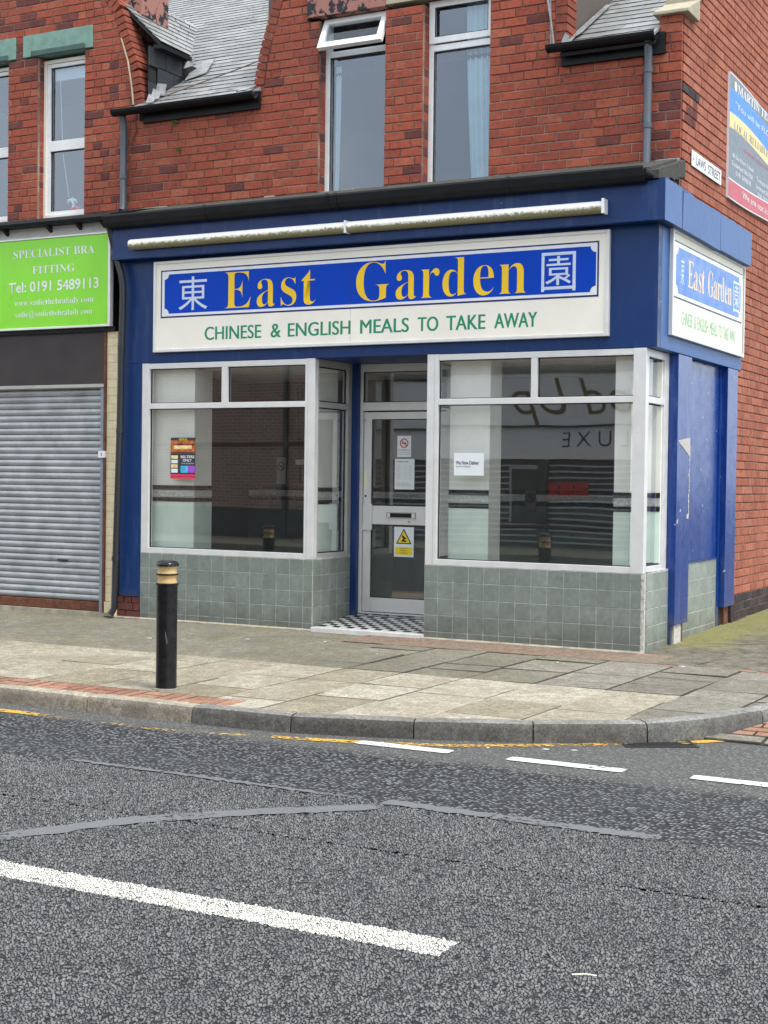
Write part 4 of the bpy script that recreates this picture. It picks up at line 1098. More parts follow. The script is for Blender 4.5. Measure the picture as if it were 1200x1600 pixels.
# ------------------------------------------------------------------ shopfront of the corner building
T = .1524; ZT = .690
XL, X1, X2, DR = -5.305, -3.256, -2.062, .726
TM = {}
def tile_mesh(mat, seed, w_, h_):
    q = random.Random(seed); b_ = MB(); c = .0025
    o_ = [(0, 0, 0), (w_, 0, 0), (w_, 0, h_), (0, 0, h_)]; i_ = [(c, -.004, c), (w_-c, -.004, c), (w_-c, -.004, h_-c), (c, -.004, h_-c)]
    bk = [(x, .006, z) for x, y, z in o_]; o_ = [(x, -.002, z) for x, y, z in o_]
    b_.poly(bk+o_+i_, [(0, 1, 2, 3)]+[(i, (i+1) % 4, 4+(i+1) % 4, 4+i) for i in range(4)]+[(4+i, 4+(i+1) % 4, 8+(i+1) % 4, 8+i) for i in range(4)]+[(8, 9, 10, 11)], mat)
    return b_.mesh('tile')
def tiled(parent, edges, plane, side, zlo, zhi, mat, rg_, rows=None):
    """edges: list of u boundaries; plane position; rows down from zhi"""
    z1 = zhi
    while z1 > zlo+.012:
        z0 = max(z1-T, zlo)
        for a, c in zip(edges, edges[1:]):
            if c-a < .015: continue
            key = (mat, round(c-a, 3), round(z1-z0, 3))
            if key not in TM: TM[key] = tile_mesh(mat, 1, c-a-.005, z1-z0-.005)
            o = bpy.data.objects.new('tile', TM[key]); COL.objects.link(o); o.parent = parent
            j = rg_.uniform(-.0007, .0007)
            if side == 'x': o.location = (plane+.0+j, a+.0025, z0+.0025); o.rotation_euler = (rg_.uniform(-.002, .002), 0, R(90))
            else: o.location = (a+.0025, plane+j, z0+.0025); o.rotation_euler = (rg_.uniform(-.002, .002), 0, rg_.uniform(-.002, .002))
        z1 -= T
def edges_from(a, b, start):
    e = [a]; x = start
    while x > a+.001: x -= T
    x += T
    while x < b-.001:
        if x-e[-1] > .012: e.append(x)
        x += T
    e.append(b); return e
rt = random.Random(21)
mb = MB()
mb.box(XL, X1-.001, -.0012, .09, -.06, .692, 'grout'); mb.box(X1-.09, X1+.0012, .09, DR, -.06, .705, 'grout')
sr = part('stall_riser', mb, B)
tiled(sr, edges_from(XL, X1-.001, X1-.105), 0, 'y', .012, ZT, 'tile', rt)
tiled(sr, [0.004, .155, .307, .46, .612, DR], X1, 'x', .04, ZT, 'tile', rt)
mb = MB()
mb.box(X2, .0, -.0012, .09, -.06, .692, 'grout'); mb.box(-.06, .0312, .09, .66, -.06, .705, 'grout'); mb.box(-.05, .0312, 1.05, 2.30, -.06, .725, 'grout')
mb.box(X2+.0035, X2+.09, .09, DR, -.06, .705, 'grout')
sr2 = part('stall_riser', mb, B)
tiled(sr2, edges_from(X2, -.001, -.0954), 0, 'y', .012, ZT, 'tile', rt)
tiled(sr2, [.034, .24, .445, .66], .03, 'x', .012, ZT, 'tile_side', rt)
tiled(sr2, [1.075, 1.31, 1.50, 1.70, 1.90, 2.09, 2.25], .03, 'x', .03, .715, 'tile_side', rt)
# crumbling render at the corner
mb = MB(); rg = random.Random(9); n = 26
for i in range(n):
    z0 = .002+i*.690/n; z1 = z0+.690/n; mb.box(.001+rg.uniform(-.004, .004), .029, -.004+rg.uniform(-.003, .003), .031, z0, z1, 'render')
part('corner_render', mb, B)

def win(parent, label=None): return part('shop_window', MB().box(0, .001, .06, .061, .8, .801, 'alu'), parent)
def gasket(mb, a0, a1, z0, z1, d0, d1, side=False, w_=.008):
    if side:
        for q in ((a0, a0+w_, z0, z1), (a1-w_, a1, z0, z1), (a0+w_, a1-w_, z0, z0+w_), (a0+w_, a1-w_, z1-w_, z1)): mb.box(d0, d1, q[0], q[1], q[2], q[3], 'rubber')
    else:
        for q in ((a0, a0+w_, z0, z1), (a1-w_, a1, z0, z1), (a0+w_, a1-w_, z0, z0+w_), (a0+w_, a1-w_, z1-w_, z1)): mb.box(q[0], q[1], d0, d1, q[2], q[3], 'rubber')
ZB0, ZB1, ZTR0, ZTR1, ZH0, ZH1 = .6925, .745, 2.153, 2.208, 2.558, 2.614
def glazed(x0, x1, mull0, mull1, post_l, post_r):
    """front-facing shop window between posts: one frame, panes as its pieces"""
    mb = MB(); mb.box(x0, post_l, 0, .07, ZB0, ZH1, 'alu'); mb.box(post_r, x1, 0, .07, ZB0, ZH1, 'alu')
    mb.box(post_l+.0, post_r, .003, .065, ZB0, ZB1, 'alu'); mb.box(post_l, post_r, .003, .065, ZTR0, ZTR1, 'alu'); mb.box(post_l, post_r, .003, .065, ZH0, ZH1-.002, 'alu')
    mb.box(mull0, mull1, .004, .065, ZTR1, ZH0, 'alu'); rt_ = part('shop_window', mb, B, bevel=.003)
    for (a, c, z0, z1) in ((post_l, mull0, ZTR1, ZH0), (mull1, post_r, ZTR1, ZH0), (post_l, post_r, ZB1, ZTR0)):
        mb = MB(); gasket(mb, a, c, z0, z1, .03, .045); part('gasket', mb, rt_)
        mb = MB(); mb.box(a+.004, c-.004, .038, .044, z0+.004, z1-.004, 'glass'); part('pane', mb, rt_)
    return rt_
wl = glazed(XL+.0, X1, -4.333, -4.262, -5.215, -3.365)
wr = glazed(X2, .012, -1.043, -.983, -1.948, -.102)
# split line in the wide posts
for rt_, x in ((wl, -3.334), (wr, -1.985)):
    part('post_groove', MB().box(x-.0012, x+.0012, -.0015, .0, ZB0, ZH1, 'alu_dark'), rt_)
def glazed_side(plane, y0, y1, st, mat, sgn, zb=ZB0, zh=ZH1):
    d0, d1 = (plane-.06, plane) if sgn > 0 else (plane, plane+.06)
    mb = MB(); mb.box(d0, d1, y1-st, y1, zb, zh, mat); mb.box(d0, d1, y0, y0+.012, zb, zh, mat)
    for z0, z1 in ((zb, ZB1+.0), (ZTR0, ZTR1), (ZH0-.01, zh)): mb.box(d0+.002, d1-.002, y0+.012, y1-st, z0, z1, mat)
    rt_ = part('shop_window', mb, B, bevel=.002)
    g0, g1 = (plane-.045, plane-.03) if sgn > 0 else (plane+.03, plane+.045)
    for z0, z1 in ((ZB1, ZTR0), (ZTR1, ZH0-.01)):
        mb = MB(); gasket(mb, y0+.012, y1-st, z0, z1, g0, g1, True, .012); part('gasket', mb, rt_)
        mb = MB(); mb.box(g0+.004, g0+.010, y0+.016, y1-st-.004, z0+.004, z1-.004, 'glass_side' if plane > -1 else 'glass'); part('pane', mb, rt_)
glazed_side(X1, .0705, DR, .075, 'alu_dark', 1)
glazed_side(X2, .0705, DR, .075, 'alu_dark', -1)
glazed_side(.012, .0705, .655, .13, 'alu', 1)

# door in the recess
DY = .78
mb = MB(); mb.box(-3.21, -3.160, DY, DY+.10, .125, 2.612, 'alu'); mb.box(-2.235, -2.185, DY, DY+.10, .125, 2.612, 'alu'); mb.box(-3.160, -2.235, DY, DY+.10, 2.535, 2.612, 'alu'); mb.box(-3.160, -2.235, DY, DY+.10, 2.150, 2.232, 'alu'); mb.box(-3.160, -2.235, DY-.004, DY+.10, .125, .140, 'alu')
door = part('entrance_door', mb, B, bevel=.003, label='silver framed glass shop door with letter plate and notices, set back in the porch')
mb = MB(); x0, x1 = -3.152, -2.243; y0, y1 = DY+.018, DY+.062
mb.box(x0, x0+.085, y0, y1, .148, 2.135, 'alu'); mb.box(x1-.085, x1, y0, y1, .148, 2.135, 'alu'); mb.box(x0+.085, x1-.085, y0+.001, y1, .148, .288, 'alu'); mb.box(x0+.085, x1-.085, y0+.001, y1, 2.065, 2.135, 'alu'); mb.box(x0+.085, x1-.085, y0+.001, y1, 1.02, 1.205, 'alu')
part('leaf_frame', mb, door, bevel=.003)
for z0, z1 in ((.288, 1.02), (1.205, 2.065)):
    mb = MB(); mb.box(x0+.085, x1-.085, y0+.02, y0+.026, z0, z1, 'glass'); part('pane', mb, door)
    mb = MB(); gasket(mb, x0+.085, x1-.085, z0, z1, y0+.008, y0+.019); part('gasket', mb, door)
mb = MB(); mb.box(-3.155, -2.240, DY+.03, DY+.036, 2.232, 2.535, 'glass'); part('pane', mb, door)
mb = MB(); gasket(mb, -3.160, -2.235, 2.232, 2.535, DY+.01, DY+.028); part('gasket', mb, door)
mb = MB(); mb.box(-3.150, -3.045, y0-.022, y0-.0005, .960, 1.222, 'alu'); part('lock_cover', mb, door, bevel=.004)
mb = MB(); rect_frame(mb, -2.885, -2.565, 1.083, 1.145, .010, y0-.010, y0+.0, 'alu_dark'); mb.box(-2.875, -2.845, y0-.009, y0, 1.093, 1.135, 'alu'); mb.box(-2.605, -2.575, y0-.009, y0, 1.093, 1.135, 'alu'); mb.box(-2.845, -2.605, y0-.004, y0, 1.093, 1.135, 'dark'); part('letter_plate', mb, door)
mb = MB(); mb.tube([(-2.635, y0-.006, 1.052), (-2.635, y0, 1.052)], .013, 'alu_dark', 14); mb.tube([(-3.125, y0-.006, 1.30), (-3.125, y0, 1.30)], .011, 'rubber', 14); part('key_cylinder', mb, door)
mb = MB(); mb.box(-3.146, -3.112, y0-.0015, y0-.0003, 1.36, 1.56, 'cream_side'); part('tape_label', mb, door)
mb = MB(); mb.box(-3.155, -3.125, DY-.012, DY, 2.045, 2.062, 'alu_dark'); part('hinge', mb, door)

# doorstep with chequered mosaic
mb = MB()
def mz(y): return .042+(y-.10)*.095
mb.box(X1, X2, -.035, .10, -.06, .046, 'marble'); ds = part('doorstep', mb, B, bevel=.004)
mb = MB(); mb.prism([(X1, .10, -.05), (X1, DY, -.05), (X1, DY, mz(DY)-.002), (X1, .10, mz(.10)-.002)], (X2-X1, 0, 0), 'mosb'); part('mosaic_bed', mb, ds)
mw = MB().box(.0015, .0745, .0015, .0745, -.006, 0, 'mosw').mesh('tile'); mk = MB().box(.0015, .0745, .0015, .0745, -.006, 0, 'mosb').mesh('tile')
for i in range(16):
    for j in range(8):
        xx, yv = X1+i*.0762, .105+j*.0762
        if xx+.0762 > X2: continue
        if (i+j) % 2: o = bpy.data.objects.new('tile', mw)
        else: o = bpy.data.objects.new('tile', mk)
        COL.objects.link(o); o.parent = ds; o.location = (xx, yv, mz(yv)+.003); o.rotation_euler = (math.atan(.095), 0, 0)
mb = MB(); rg = random.Random(3)
for i in range(24): mb.box(X1+.05+i*.047, X1+.05+(i+1)*.047-.004, DY-.008+rg.uniform(-.01, .004), DY+.03, .09, .116+rg.uniform(-.008, .008), 'render')
part('broken_mortar', mb, ds)

# blue fascia, panels and pilasters
fa = part('fascia', MB().box(-5.60, .19, -.13, YW-.01, 3.664, 4.018, 'blue'), B, bevel=.004)
mb = MB(); mb.box(-5.572, .102, .0, .10, 2.6165, 3.662, 'blue'); part('lower_panel', mb, fa, bevel=.003)
mb = MB(); mb.box(.02, .102, .1005, 2.80, 2.6165, 3.662, 'blue_weathered_lit'); part('side_panel', mb, fa, bevel=.004)
mb = MB()
def fpiece(y0, y1, s, drop=0, tw=0):
    mb_ = MB(); q = random.Random(s); n_ = 14; top = []
    for i in range(n_+1): top.append((.192+tw, y0+(y1-y0)*i/n_, 4.02-q.uniform(0, .022)-(0 if s == 1 else .012)))
    bot = [(.192, y1, 3.664-drop), (.192, (y0+y1)/2, 3.664-drop*.5+q.uniform(-.004, .004)), (.192, y0, 3.664)]
    mb_.prism(top+bot, (-.11, 0, 0), 'blue_weathered_lit'); return part('side_board', mb_, fa)
fpiece(YW-.008 if False else -.128, .345, 1); fpiece(.385, 1.60, 2, .012, .003); fpiece(1.615, 2.775, 3, .0)
mb = MB(); q = random.Random(4)
mb.box(.10, .178, .345, .385, 3.68, 4.0, 'dark'); mb.prism([(.180, .35, 3.67), (.180, .38, 3.67), (.186, .372, 3.8), (.180, .384, 3.9), (.186, .375, 4.0), (.183, .355, 4.0), (.180, .36, 3.85)], (-.01, 0, 0), 'blue_weathered_lit'); part('split_board', mb, fa)
mb = MB(); mb.box(.02, .178, YW, 2.77, 3.70, 4.0, 'dark'); part('fascia_core', mb, fa)
mb = MB(); mb.box(X1, X2, .10, DY+.05, 2.6145, 2.63, 'blue'); mb.box(-5.5, .0, .10, DY-.02, 2.632, 2.66, 'dark'); part('porch_soffit', mb, B)
mb = MB(); mb.box(-3.257, -3.188, DR+.001, DY-.002, .06, 2.612, 'blue'); part('jamb_board', mb, B)
mb = MB(); mb.box(-2.13, -2.061, DR+.001, DY-.002, .06, 2.612, 'blue'); part('jamb_board', mb, B)
mb = MB(); mb.box(-5.570, -5.3065, -.003, .12, .235, 2.615, 'blue'); pl = part('pilaster', mb, B, bevel=.003)
rg = random.Random(6); x = -5.60
for z0, z1, xs in ((.01, .085, [-5.64, -5.50, -5.31]), (.092, .165, [-5.60, -5.40, -5.31]), (.17, .23, [-5.64, -5.52, -5.42, -5.31])):
    for a, c in zip(xs, xs[1:]): part('brick', MB().box(a+.006, c-.006, .006+rg.uniform(-.004, .004), .1, z0, z1, 'brick_dark'), pl)
mb = MB(); mb.box(.013, .095, .66, 1.075, .20, 2.614, 'blue_side'); pl = part('pilaster', mb, B, bevel=.003)
for q_ in ((-.02, .062, .66, .70, .03, .198, 'blue'), (.0, .075, .72, .93, .02, .198, 'render'), (.02, .07, .935, 1.0, .02, .198, 'rust')): part('pilaster_foot', MB().box(*q_), pl)
mb = MB(); mb.box(-.03, .028, 1.078, 2.25, .742, 2.614, 'blue_side'); mb.box(-.03, .045, 1.078, 2.248, .726, .741, 'blue'); part('side_infill_panel', mb, B, bevel=.002)
mb = MB(); mb.box(-.03, .04, 2.253, 2.32, .03, 2.614, 'blue_side'); part('side_infill_panel', mb, B)
mb = MB(); mb.box(-.02, .098, 2.322, 2.70, .245, 2.614, 'blue_side'); pl = part('pilaster', mb, B, bevel=.003)
mb = MB(); mb.box(-.02, .04, 2.33, 2.42, .02, .243, 'dark'); mb.box(.0, .065, 2.44, 2.60, .04, .243, 'rust'); part('pilaster_foot', mb, pl)
# torn paint on the first side pilaster
mb = MB()
mb.prism([(.096, .67, 1.845), (.096, 1.05, 1.885), (.096, 1.065, 1.70), (.096, .90, 1.765), (.096, .80, 1.80)], (.0015, 0, 0), 'render'); part('torn_paint', mb, B); mb = MB()
q = random.Random(12); prev = (1.06, 1.70)
for i in range(11):
    z = 1.70-(i+1)*.047; yv = 1.055+q.uniform(-.012, .012)-.0*i; wd = q.uniform(.012, .04)
    mb.prism([(.096, prev[0]-wd, prev[1]), (.096, prev[0], prev[1]), (.096, yv, z+.006), (.096, yv-wd*.7, z+.006)], (.0012, 0, 0), 'render'); prev = (yv, z)
part('torn_paint', mb, B); part('torn_paint', MB().prism([(.096, .98, 1.18), (.096, 1.05, 1.20), (.096, 1.03, 1.14), (.096, .97, 1.15)], (.002, 0, 0), 'render'), B)
mb = MB(); mb.prism([(.096, .67, 1.13), (.096, .72, 1.15), (.096, .70, 1.11), (.096, .675, 1.10)], (.002, 0, 0), 'render')
part('torn_paint', mb, B)
# flat roof over the shopfront
mb = MB()
mb.prism([(-5.60, -.130, 4.022), (-5.60, -.130, 4.112), (-5.60, YW+.003, 4.330), (-5.60, YW+.003, 4.022)], (5.66, 0, 0), 'roofgreen')
n = 14; q = random.Random(5)
lo = [(.135, -.13+(YW+.13)*i/n, 4.018+(.20*i/n)*.75-q.uniform(0, .03)) for i in range(n+1)]; hi = [(.135, YW+.0, 4.31), (.135, -.13, 4.085)]
mb.prism(lo+hi, (-.11, 0, 0), 'roofgreen'); part('shopfront_roof', mb, B)
mb = MB(); mb.box(-.14, XW-.004, YW-.016, YW-.006, 4.24, 4.335, 'lead'); q = random.Random(15); x = ux(-5.6)
while x < -.3:
    wd = q.uniform(.06, .3)
    if q.random() < .28: part('mortar_patch', MB().box(x, x+wd, YW-.016, YW-.008, 4.29, 4.318+q.uniform(0, .025), 'joint_pale'), B)
    x += wd+.05
part('upstand', mb, B)
# gutter on the shopfront and its joints
fg = thing('shopfront_gutter', 'long black gutter along the top of the blue shopfront', 'gutter', (-2.7, -.19, 4.0))
part('trough', MB().prism([(-5.62, -.132, 4.100), (-5.62, -.145, 4.085), (-5.62, -.250, 4.090), (-5.62, -.262, 4.106), (-5.62, -.270, 4.085), (-5.62, -.258, 4.02), (-5.62, -.222, 3.984), (-5.62, -.17, 3.974), (-5.62, -.132, 3.976)], (5.66, 0, 0), 'pitch'), fg, bevel=.004)
for x in (-3.02, -2.93, -1.2, -4.4): part('joint_strap', MB().prism([(x, -.17, 3.968), (x, -.225, 3.978), (x, -.264, 4.02), (x, -.277, 4.086), (x, -.262, 4.112), (x, -.17, 4.09)], (.035, 0, 0), 'pitch'), fg)
mb = MB(); q = random.Random(3)
part('gutter_end', MB().tube([(.035, -.19, 4.045), (.10, -.17, 4.02)], [.055, .02], 'pitch', 12), fg, smooth=True)
dpipe('downpipe', [(-5.66, -.18, 4.10), (-5.638, -.12, 3.98), (-5.594, -.09, 3.746), (-5.58, -.085, 3.70), (-5.515, -.085, 3.52), (-5.497, -.085, 3.43), (-5.491, -.085, 3.30), (-5.508, -.085, 2.66), (-5.517, -.085, 2.0), (-5.552, -.085, .77), (-5.569, -.085, .11), (-5.60, -.11, .045)], .0345, 'blackplastic',
      'tall black downpipe between the roller shutter and the blue shopfront', [(-5.506, -.085, 2.78), (-5.517, -.085, 1.93), (-5.557, -.085, .62), (-5.593, -.09, 3.74)])

# light tube box over the sign
lt = thing('sign_light', 'long mossy white tube light fixed above the main shop sign', 'sign light', (-2.8, -.18, 3.79))
for a, c in ((-5.336, -2.83), (-2.815, -.316)):
    n = 10; pr = [(-.175+.05*math.cos(t)*1.0, 3.80+.05*math.sin(t)) for t in [math.pi*.5+math.pi*i/n for i in range(n+1)]]
    pr = [(-.131, 3.85)]+pr+[(-.131, 3.75)]
    mb = MB(); mb.prism([(a, y, z) for y, z in pr], (c-a, 0, 0), 'tube'); part('diffuser', mb, lt, bevel=.008)
part('joint_strap', MB().box(-2.832, -2.813, -.228, -.135, 3.742, 3.856, 'white'), lt); part('end_cap', MB().box(-.330, -.308, -.232, -.132, 3.738, 3.862, 'upvc'), lt)

# ------------------------------------------------------------------ signs
def notch(x0, x1, z0, z1, r):       # rectangle with scooped corners
    pts = []
    for (cx, cz, a0) in ((x0, z0, 90), (x1, z0, 180), (x1, z1, 270), (x0, z1, 0)):
        ang_ = [R(a0-90*i/6) for i in range(7)] if True else []
        pts += [(cx+r*math.cos(a), cz+r*math.sin(a)) for a in ang_]
    return pts
sg = thing('shop_sign', 'long cream and blue takeaway sign on the front of the blue fascia', 'shop sign', (-2.73, -.02, 2.72), 'takeaway signs')
y = -.036
part('panel', MB().box(-5.11, -.35, y, -.001, 2.745, 3.61, 'cream'), sg)
mb = MB(); rect_frame(mb, -5.140, -.318, 2.720, 3.632, .030, -.047, -.0005, 'alu'); part('frame', mb, sg, bevel=.004)
def layer(parent, nm, pts, d, th, mat, side=False):
    mb_ = MB()
    if side: mb_.prism([(d, a, c) for a, c in pts], (th, 0, 0), mat)
    else: mb_.prism([(a, d, c) for a, c in pts], (0, th, 0), mat)
    return part(nm, mb_, parent)
rc = lambda x0, x1, z0, z1: [(x0, z0), (x1, z0), (x1, z1), (x0, z1)]
layer(sg, 'border', rc(-5.052, -.413, 3.062, 3.540), y-.0015, .001, 'navy')
layer(sg, 'border', rc(-5.036, -.428, 3.078, 3.526), y-.0027, .001, 'white')
layer(sg, 'blue_field', notch(-5.004, -.456+.018, 3.104, 3.497, .052), y-.0039, .001, 'royal')
part('sheet_joint', MB().box(-2.858, -2.855, y-.0044, y-.004, 3.104, 3.497, 'navy'), sg)
part('sheet_joint', MB().box(-2.858, -2.855, y-.0004, y-.0, 2.75, 3.06, 'grout'), sg)
d = y-.0055
text('東', -4.830, -4.480, 3.128, 3.462, d, 'silver_text', sg, name='character')
text('園', -.940, -.622, 3.125, 3.465, d, 'silver_text', sg, name='character')
for s_, a, c, z1 in (('E', -4.279, -3.972, 3.482), ('a', -3.90, -3.700, 3.398), ('s', -3.605, -3.46, 3.398), ('t', -3.375, -3.225, 3.458), ('G', -2.797, -2.425, 3.480), ('a', -2.285, -2.075, 3.398), ('r', -1.985, -1.795, 3.398), ('d', -1.715, -1.468, 3.485), ('e', -1.385, -1.190+.03, 3.398), ('n', -1.090-.0, -.985+.02, 3.398)):
    pass
LET = [('E', 350, 391), ('a', 401, 430), ('s', 439, 463), ('t', 471, 493), ('G', 556, 609), ('a', 618, 651), ('r', 658, 687), ('d', 692, 729), ('e', 740, 772), ('n', 780, 822)]
def fx(u):   # position along the sign for a letter edge (measured spacing)
    tab = [(279, -4.827), (350, -4.279), (391, -3.972), (492, -3.241), (556, -2.797), (610, -2.43), (725, -1.687), (822, -1.080), (899, -.624)]
    for (a, c), (e, f) in zip(tab, tab[1:]):
        if u <= e: return c+(f-c)*(u-a)/(e-a)
    return tab[-1][1]
for ch, a, c in LET:
    top = {'E': 3.478, 'G': 3.486, 'd': 3.476, 't': 3.452}.get(ch, 3.392); bot = 3.128 if ch in 'Erdn' else 3.122
    text(ch, fx(a), fx(c), bot, top, d, 'gold', sg, serif=True, thin=-.012, name='letter')
ws = [('CHINESE', -4.513, -3.853), ('&', -3.740, -3.630), ('ENGLISH', -3.545, -2.860), ('MEALS', -2.751, -2.245), ('TO', -2.150, -1.945), ('TAKE', -1.860, -1.478), ('AWAY', -1.385, -.981)]
for s_, a, c in ws: text(s_, a, c, 2.824, 2.955, y-.0012, 'green_text', sg, bold=.007)
# side sign
s2 = thing('shop_sign', 'shorter sunlit cream and blue takeaway sign on the side street wall', 'shop sign', (.10, 1.5, 2.75), 'takeaway signs')
X = .128
part('panel', MB().box(.103, X, .34, 2.72, 2.775, 3.64, 'cream_side'), s2)
mb = MB()
for a, c, z0, z1 in ((.300, .330, 2.745, 3.668), (2.735, 2.765, 2.745, 3.668), (.330, 2.735, 2.745, 2.775), (.330, 2.735, 3.638, 3.668)): mb.box(.103, .140, a, c, z0, z1, 'alu')
part('frame', mb, s2, bevel=.003)
layer(s2, 'border', rc(.35, 2.675, 3.078, 3.575), X+.0005, .001, 'navy', True)
layer(s2, 'border', rc(.362, 2.66, 3.092, 3.562), X+.0017, .001, 'white', True)
layer(s2, 'blue_field', notch(.41, 2.615, 3.125, 3.525, .07), X+.0029, .001, 'royal_side', True)
text('東', .55, .66, 3.21, 3.45, X+.0045, 'silver_text', s2, 'side', name='character')
text('園', 2.33, 2.57, 3.16, 3.47, X+.0045, 'silver_text', s2, 'side', name='character')
text('East', .775, 1.30, 3.21, 3.455, X+.0045, 'peach', s2, 'side', serif=True, thin=-.006)
text('Garden', 1.42, 2.26, 3.21, 3.455, X+.0045, 'peach', s2, 'side', serif=True, thin=-.006)
for s_, a, c in ws:
    f = lambda x_: .60+(x_+4.513)/(4.513-.981)*1.85
    text(s_, f(a), f(c), 2.865, 2.985, X+.0012, 'green_faded', s2, 'side', thin=.0)

# street name plate
sp = thing('street_name_plate', 'white street name plate on the side wall above the blue boards', 'street sign', (XW, sy(1.2), sz(4.3)))
y0, y1, z0, z1 = sy(.70), sy(1.67), sz(4.275), sz(4.415)
mb = MB(); mb.box(XW+.012, XW+.022, y0, y1, z0, z1, 'white'); part('plate', mb, sp, bevel=.004)
mb = MB(); mb.box(XW-.002, XW+.012, y0+.01, y1-.01, z0+.01, z1-.01, 'dark'); part('backing', mb, sp)
text('LAWS', y0+.13, y0+.44, z0+.03, z1-.03, XW+.0235, 'ink', sp, 'side', thin=.0)
text('STREET', y0+.52, y1-.04, z0+.03, z1-.03, XW+.0235, 'ink', sp, 'side', thin=.0)
mb = MB(); mb.tube([(XW+.022, y0+.05, z0+.07), (XW+.025, y0+.05, z0+.07)], .011, 'ink', 10); part('screw', mb, sp)

# wavy advertising banner board on the side wall
ba = thing('advertising_board', 'grey blue and red wavy advertising board high on the side wall', 'advertising board', (XW, sy(3.0), sz(4.4)))
XB = XW+.03
Y0, Y1 = sy(1.90), sy(5.3)
def wave(z_, a1, a2, ph, n=22):
    return [(Y0+(Y1-Y0)*i/n, sz(z_)+a1*math.sin(i/n*6.28*.9+ph)+a2*i/n) for i in range(n+1)]
top = wave(5.37, .035, -.06, 1.2); bot = wave(4.225, .02, .0, 4.2)
mb = MB(); mb.prism([(XB, a, c) for a, c in list(bot)+list(reversed(top))], (-.028, 0, 0), 'white'); part('board', mb, ba)
M['adgrey'] = simple('slate_grey_print', (.16, .20, .24), .5, 0, .05); M['adblue'] = simple('bright_blue_print', (.03, .22, .70), .45, 0, .05); M['adyel'] = simple('pale_yellow_print', (.80, .66, .28), .5, 0, .05); M['adred'] = simple('crimson_print', (.50, .08, .11), .5, 0, .05)
def band(lo_, hi_, mat, k_):
    mb_ = MB(); mb_.prism([(XB+.0005+k_*.0012, a, c) for a, c in list(lo_)+list(reversed(hi_))], (.001, 0, 0), mat); part('printed_band', mb_, ba)
w_top = [(a, c-.012) for a, c in top]; w1 = wave(5.215, .05, -.02, .9); w2 = wave(4.985, .05, -.03, .9); w3 = wave(4.845, .045, -.04, .9); w4 = wave(4.42, .02, .0, 4.2); w5 = wave(4.405, .02, .0, 4.2); w6 = [(a, c+.012) for a, c in bot]
band(w1, w_top, 'adgrey', 0); band(w2, w1, 'adblue', 0); band(w3, w2, 'adyel', 0); band(w4, w3, 'adgrey', 0); band(w6, w5, 'adred', 0)
XT = XB+.0035
mb = MB(); mb.tube([(XT, Y0+.19, sz(5.30)), (XT+.002, Y0+.19, sz(5.30))], .05, 'cream_side', 16); part('logo', mb, ba)
text('MARTIN TELFER CARPETS', Y0+.28, Y0+3.1, sz(5.255), sz(5.345), XT, 'white', ba, 'side', serif=True)
text('"You will be FLOORED when you', Y0+.20, Y0+3.0, sz(5.085), sz(5.165), XT, 'white', ba, 'side', thin=-.004)
text('LOCAL RELIABLE FAMILY BUSINESS', Y0+.16, Y0+3.1, sz(4.885), sz(4.965), XT, 'adgrey', ba, 'side', serif=True, thin=-.01)
text('www.martintelfercarpets', Y0+.55, Y0+2.8, sz(4.73), sz(4.80), XT, 'adred', ba, 'side')
for i, (s_, a, c) in enumerate([('86 Sea Road, Fulwell', .12, .95), ('Sunderland SR6 9DB', .10, .92), ('0191 5490078', .25, .85), ('Tavistock House', 1.08, 1.75), ('Sunderland SR1 1PB', 1.06, 1.78), ('0191 5672003', 1.15, 1.7)]):
    zc = 4.655-(i % 3)*.075-(.05 if i > 2 else 0); text(s_, Y0+a, Y0+c, sz(zc-.045), sz(zc), XT, 'white', ba, 'side')
text('We are not in Leeds or London', Y0+.52, Y0+2.9, sz(4.29), sz(4.355), XT, 'white', ba, 'side')

# ------------------------------------------------------------------ shop interior
Rm = thing('shop_interior', 'bare takeaway interior with tiled dado seen through the shop windows', 'room', (-2.6, 1.5, .1), kind='structure')
del Rm['category']; del Rm['label']
HX0, HX1 = -5.45, -.05
b = MB(); b.box(HX0, HX1, .90, 4.2, -.06, .09, 'floor_in'); b.box(HX0, X1-.10, .10, .90, -.06, .09, 'floor_in'); b.box(X2+.10, HX1, .10, .90, -.06, .09, 'floor_in'); part('floor', b, Rm)
b = MB(); b.box(HX0, HX1, .83, 4.2, 2.56, 2.60, 'ceil_in'); b.box(HX0, X1-.07, .11, .83, 2.56, 2.60, 'ceil_in'); b.box(X2+.07, HX1, .11, .83, 2.56, 2.60, 'ceil_in'); part('ceiling', b, Rm)
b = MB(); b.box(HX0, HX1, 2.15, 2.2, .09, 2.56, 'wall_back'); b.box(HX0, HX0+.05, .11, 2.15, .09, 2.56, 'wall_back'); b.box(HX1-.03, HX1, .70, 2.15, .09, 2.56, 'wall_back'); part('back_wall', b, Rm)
SZ = [1.085, 1.125, 1.20, 1.245]
def stripe(b, kind, a0, a1, p, s):
    """black border / patterned strip / black border and tile dado on a wall"""
    for z0, z1, mt, pr in ((1.335, 1.38, 'stripe', .010), (1.262, 1.33, 'border', .008), (1.215, 1.257, 'stripe', .010)):
        if kind == 'y': b.box(a0, a1, p-pr, p-.001, z0, z1, mt)
        elif kind == 'x': b.box(p+.001, p+pr, a0, a1, z0, z1, mt)
        elif kind == '-x': b.box(p-pr, p-.001, a0, a1, z0, z1, mt)
b = MB(); stripe(b, 'y', HX0+.05, HX1-.03, 2.15, 1); b.box(HX0+.05, HX1-.03, 2.144, 2.149, .09, 1.21, 'dado_dark'); part('border_tiling', b, Rm)
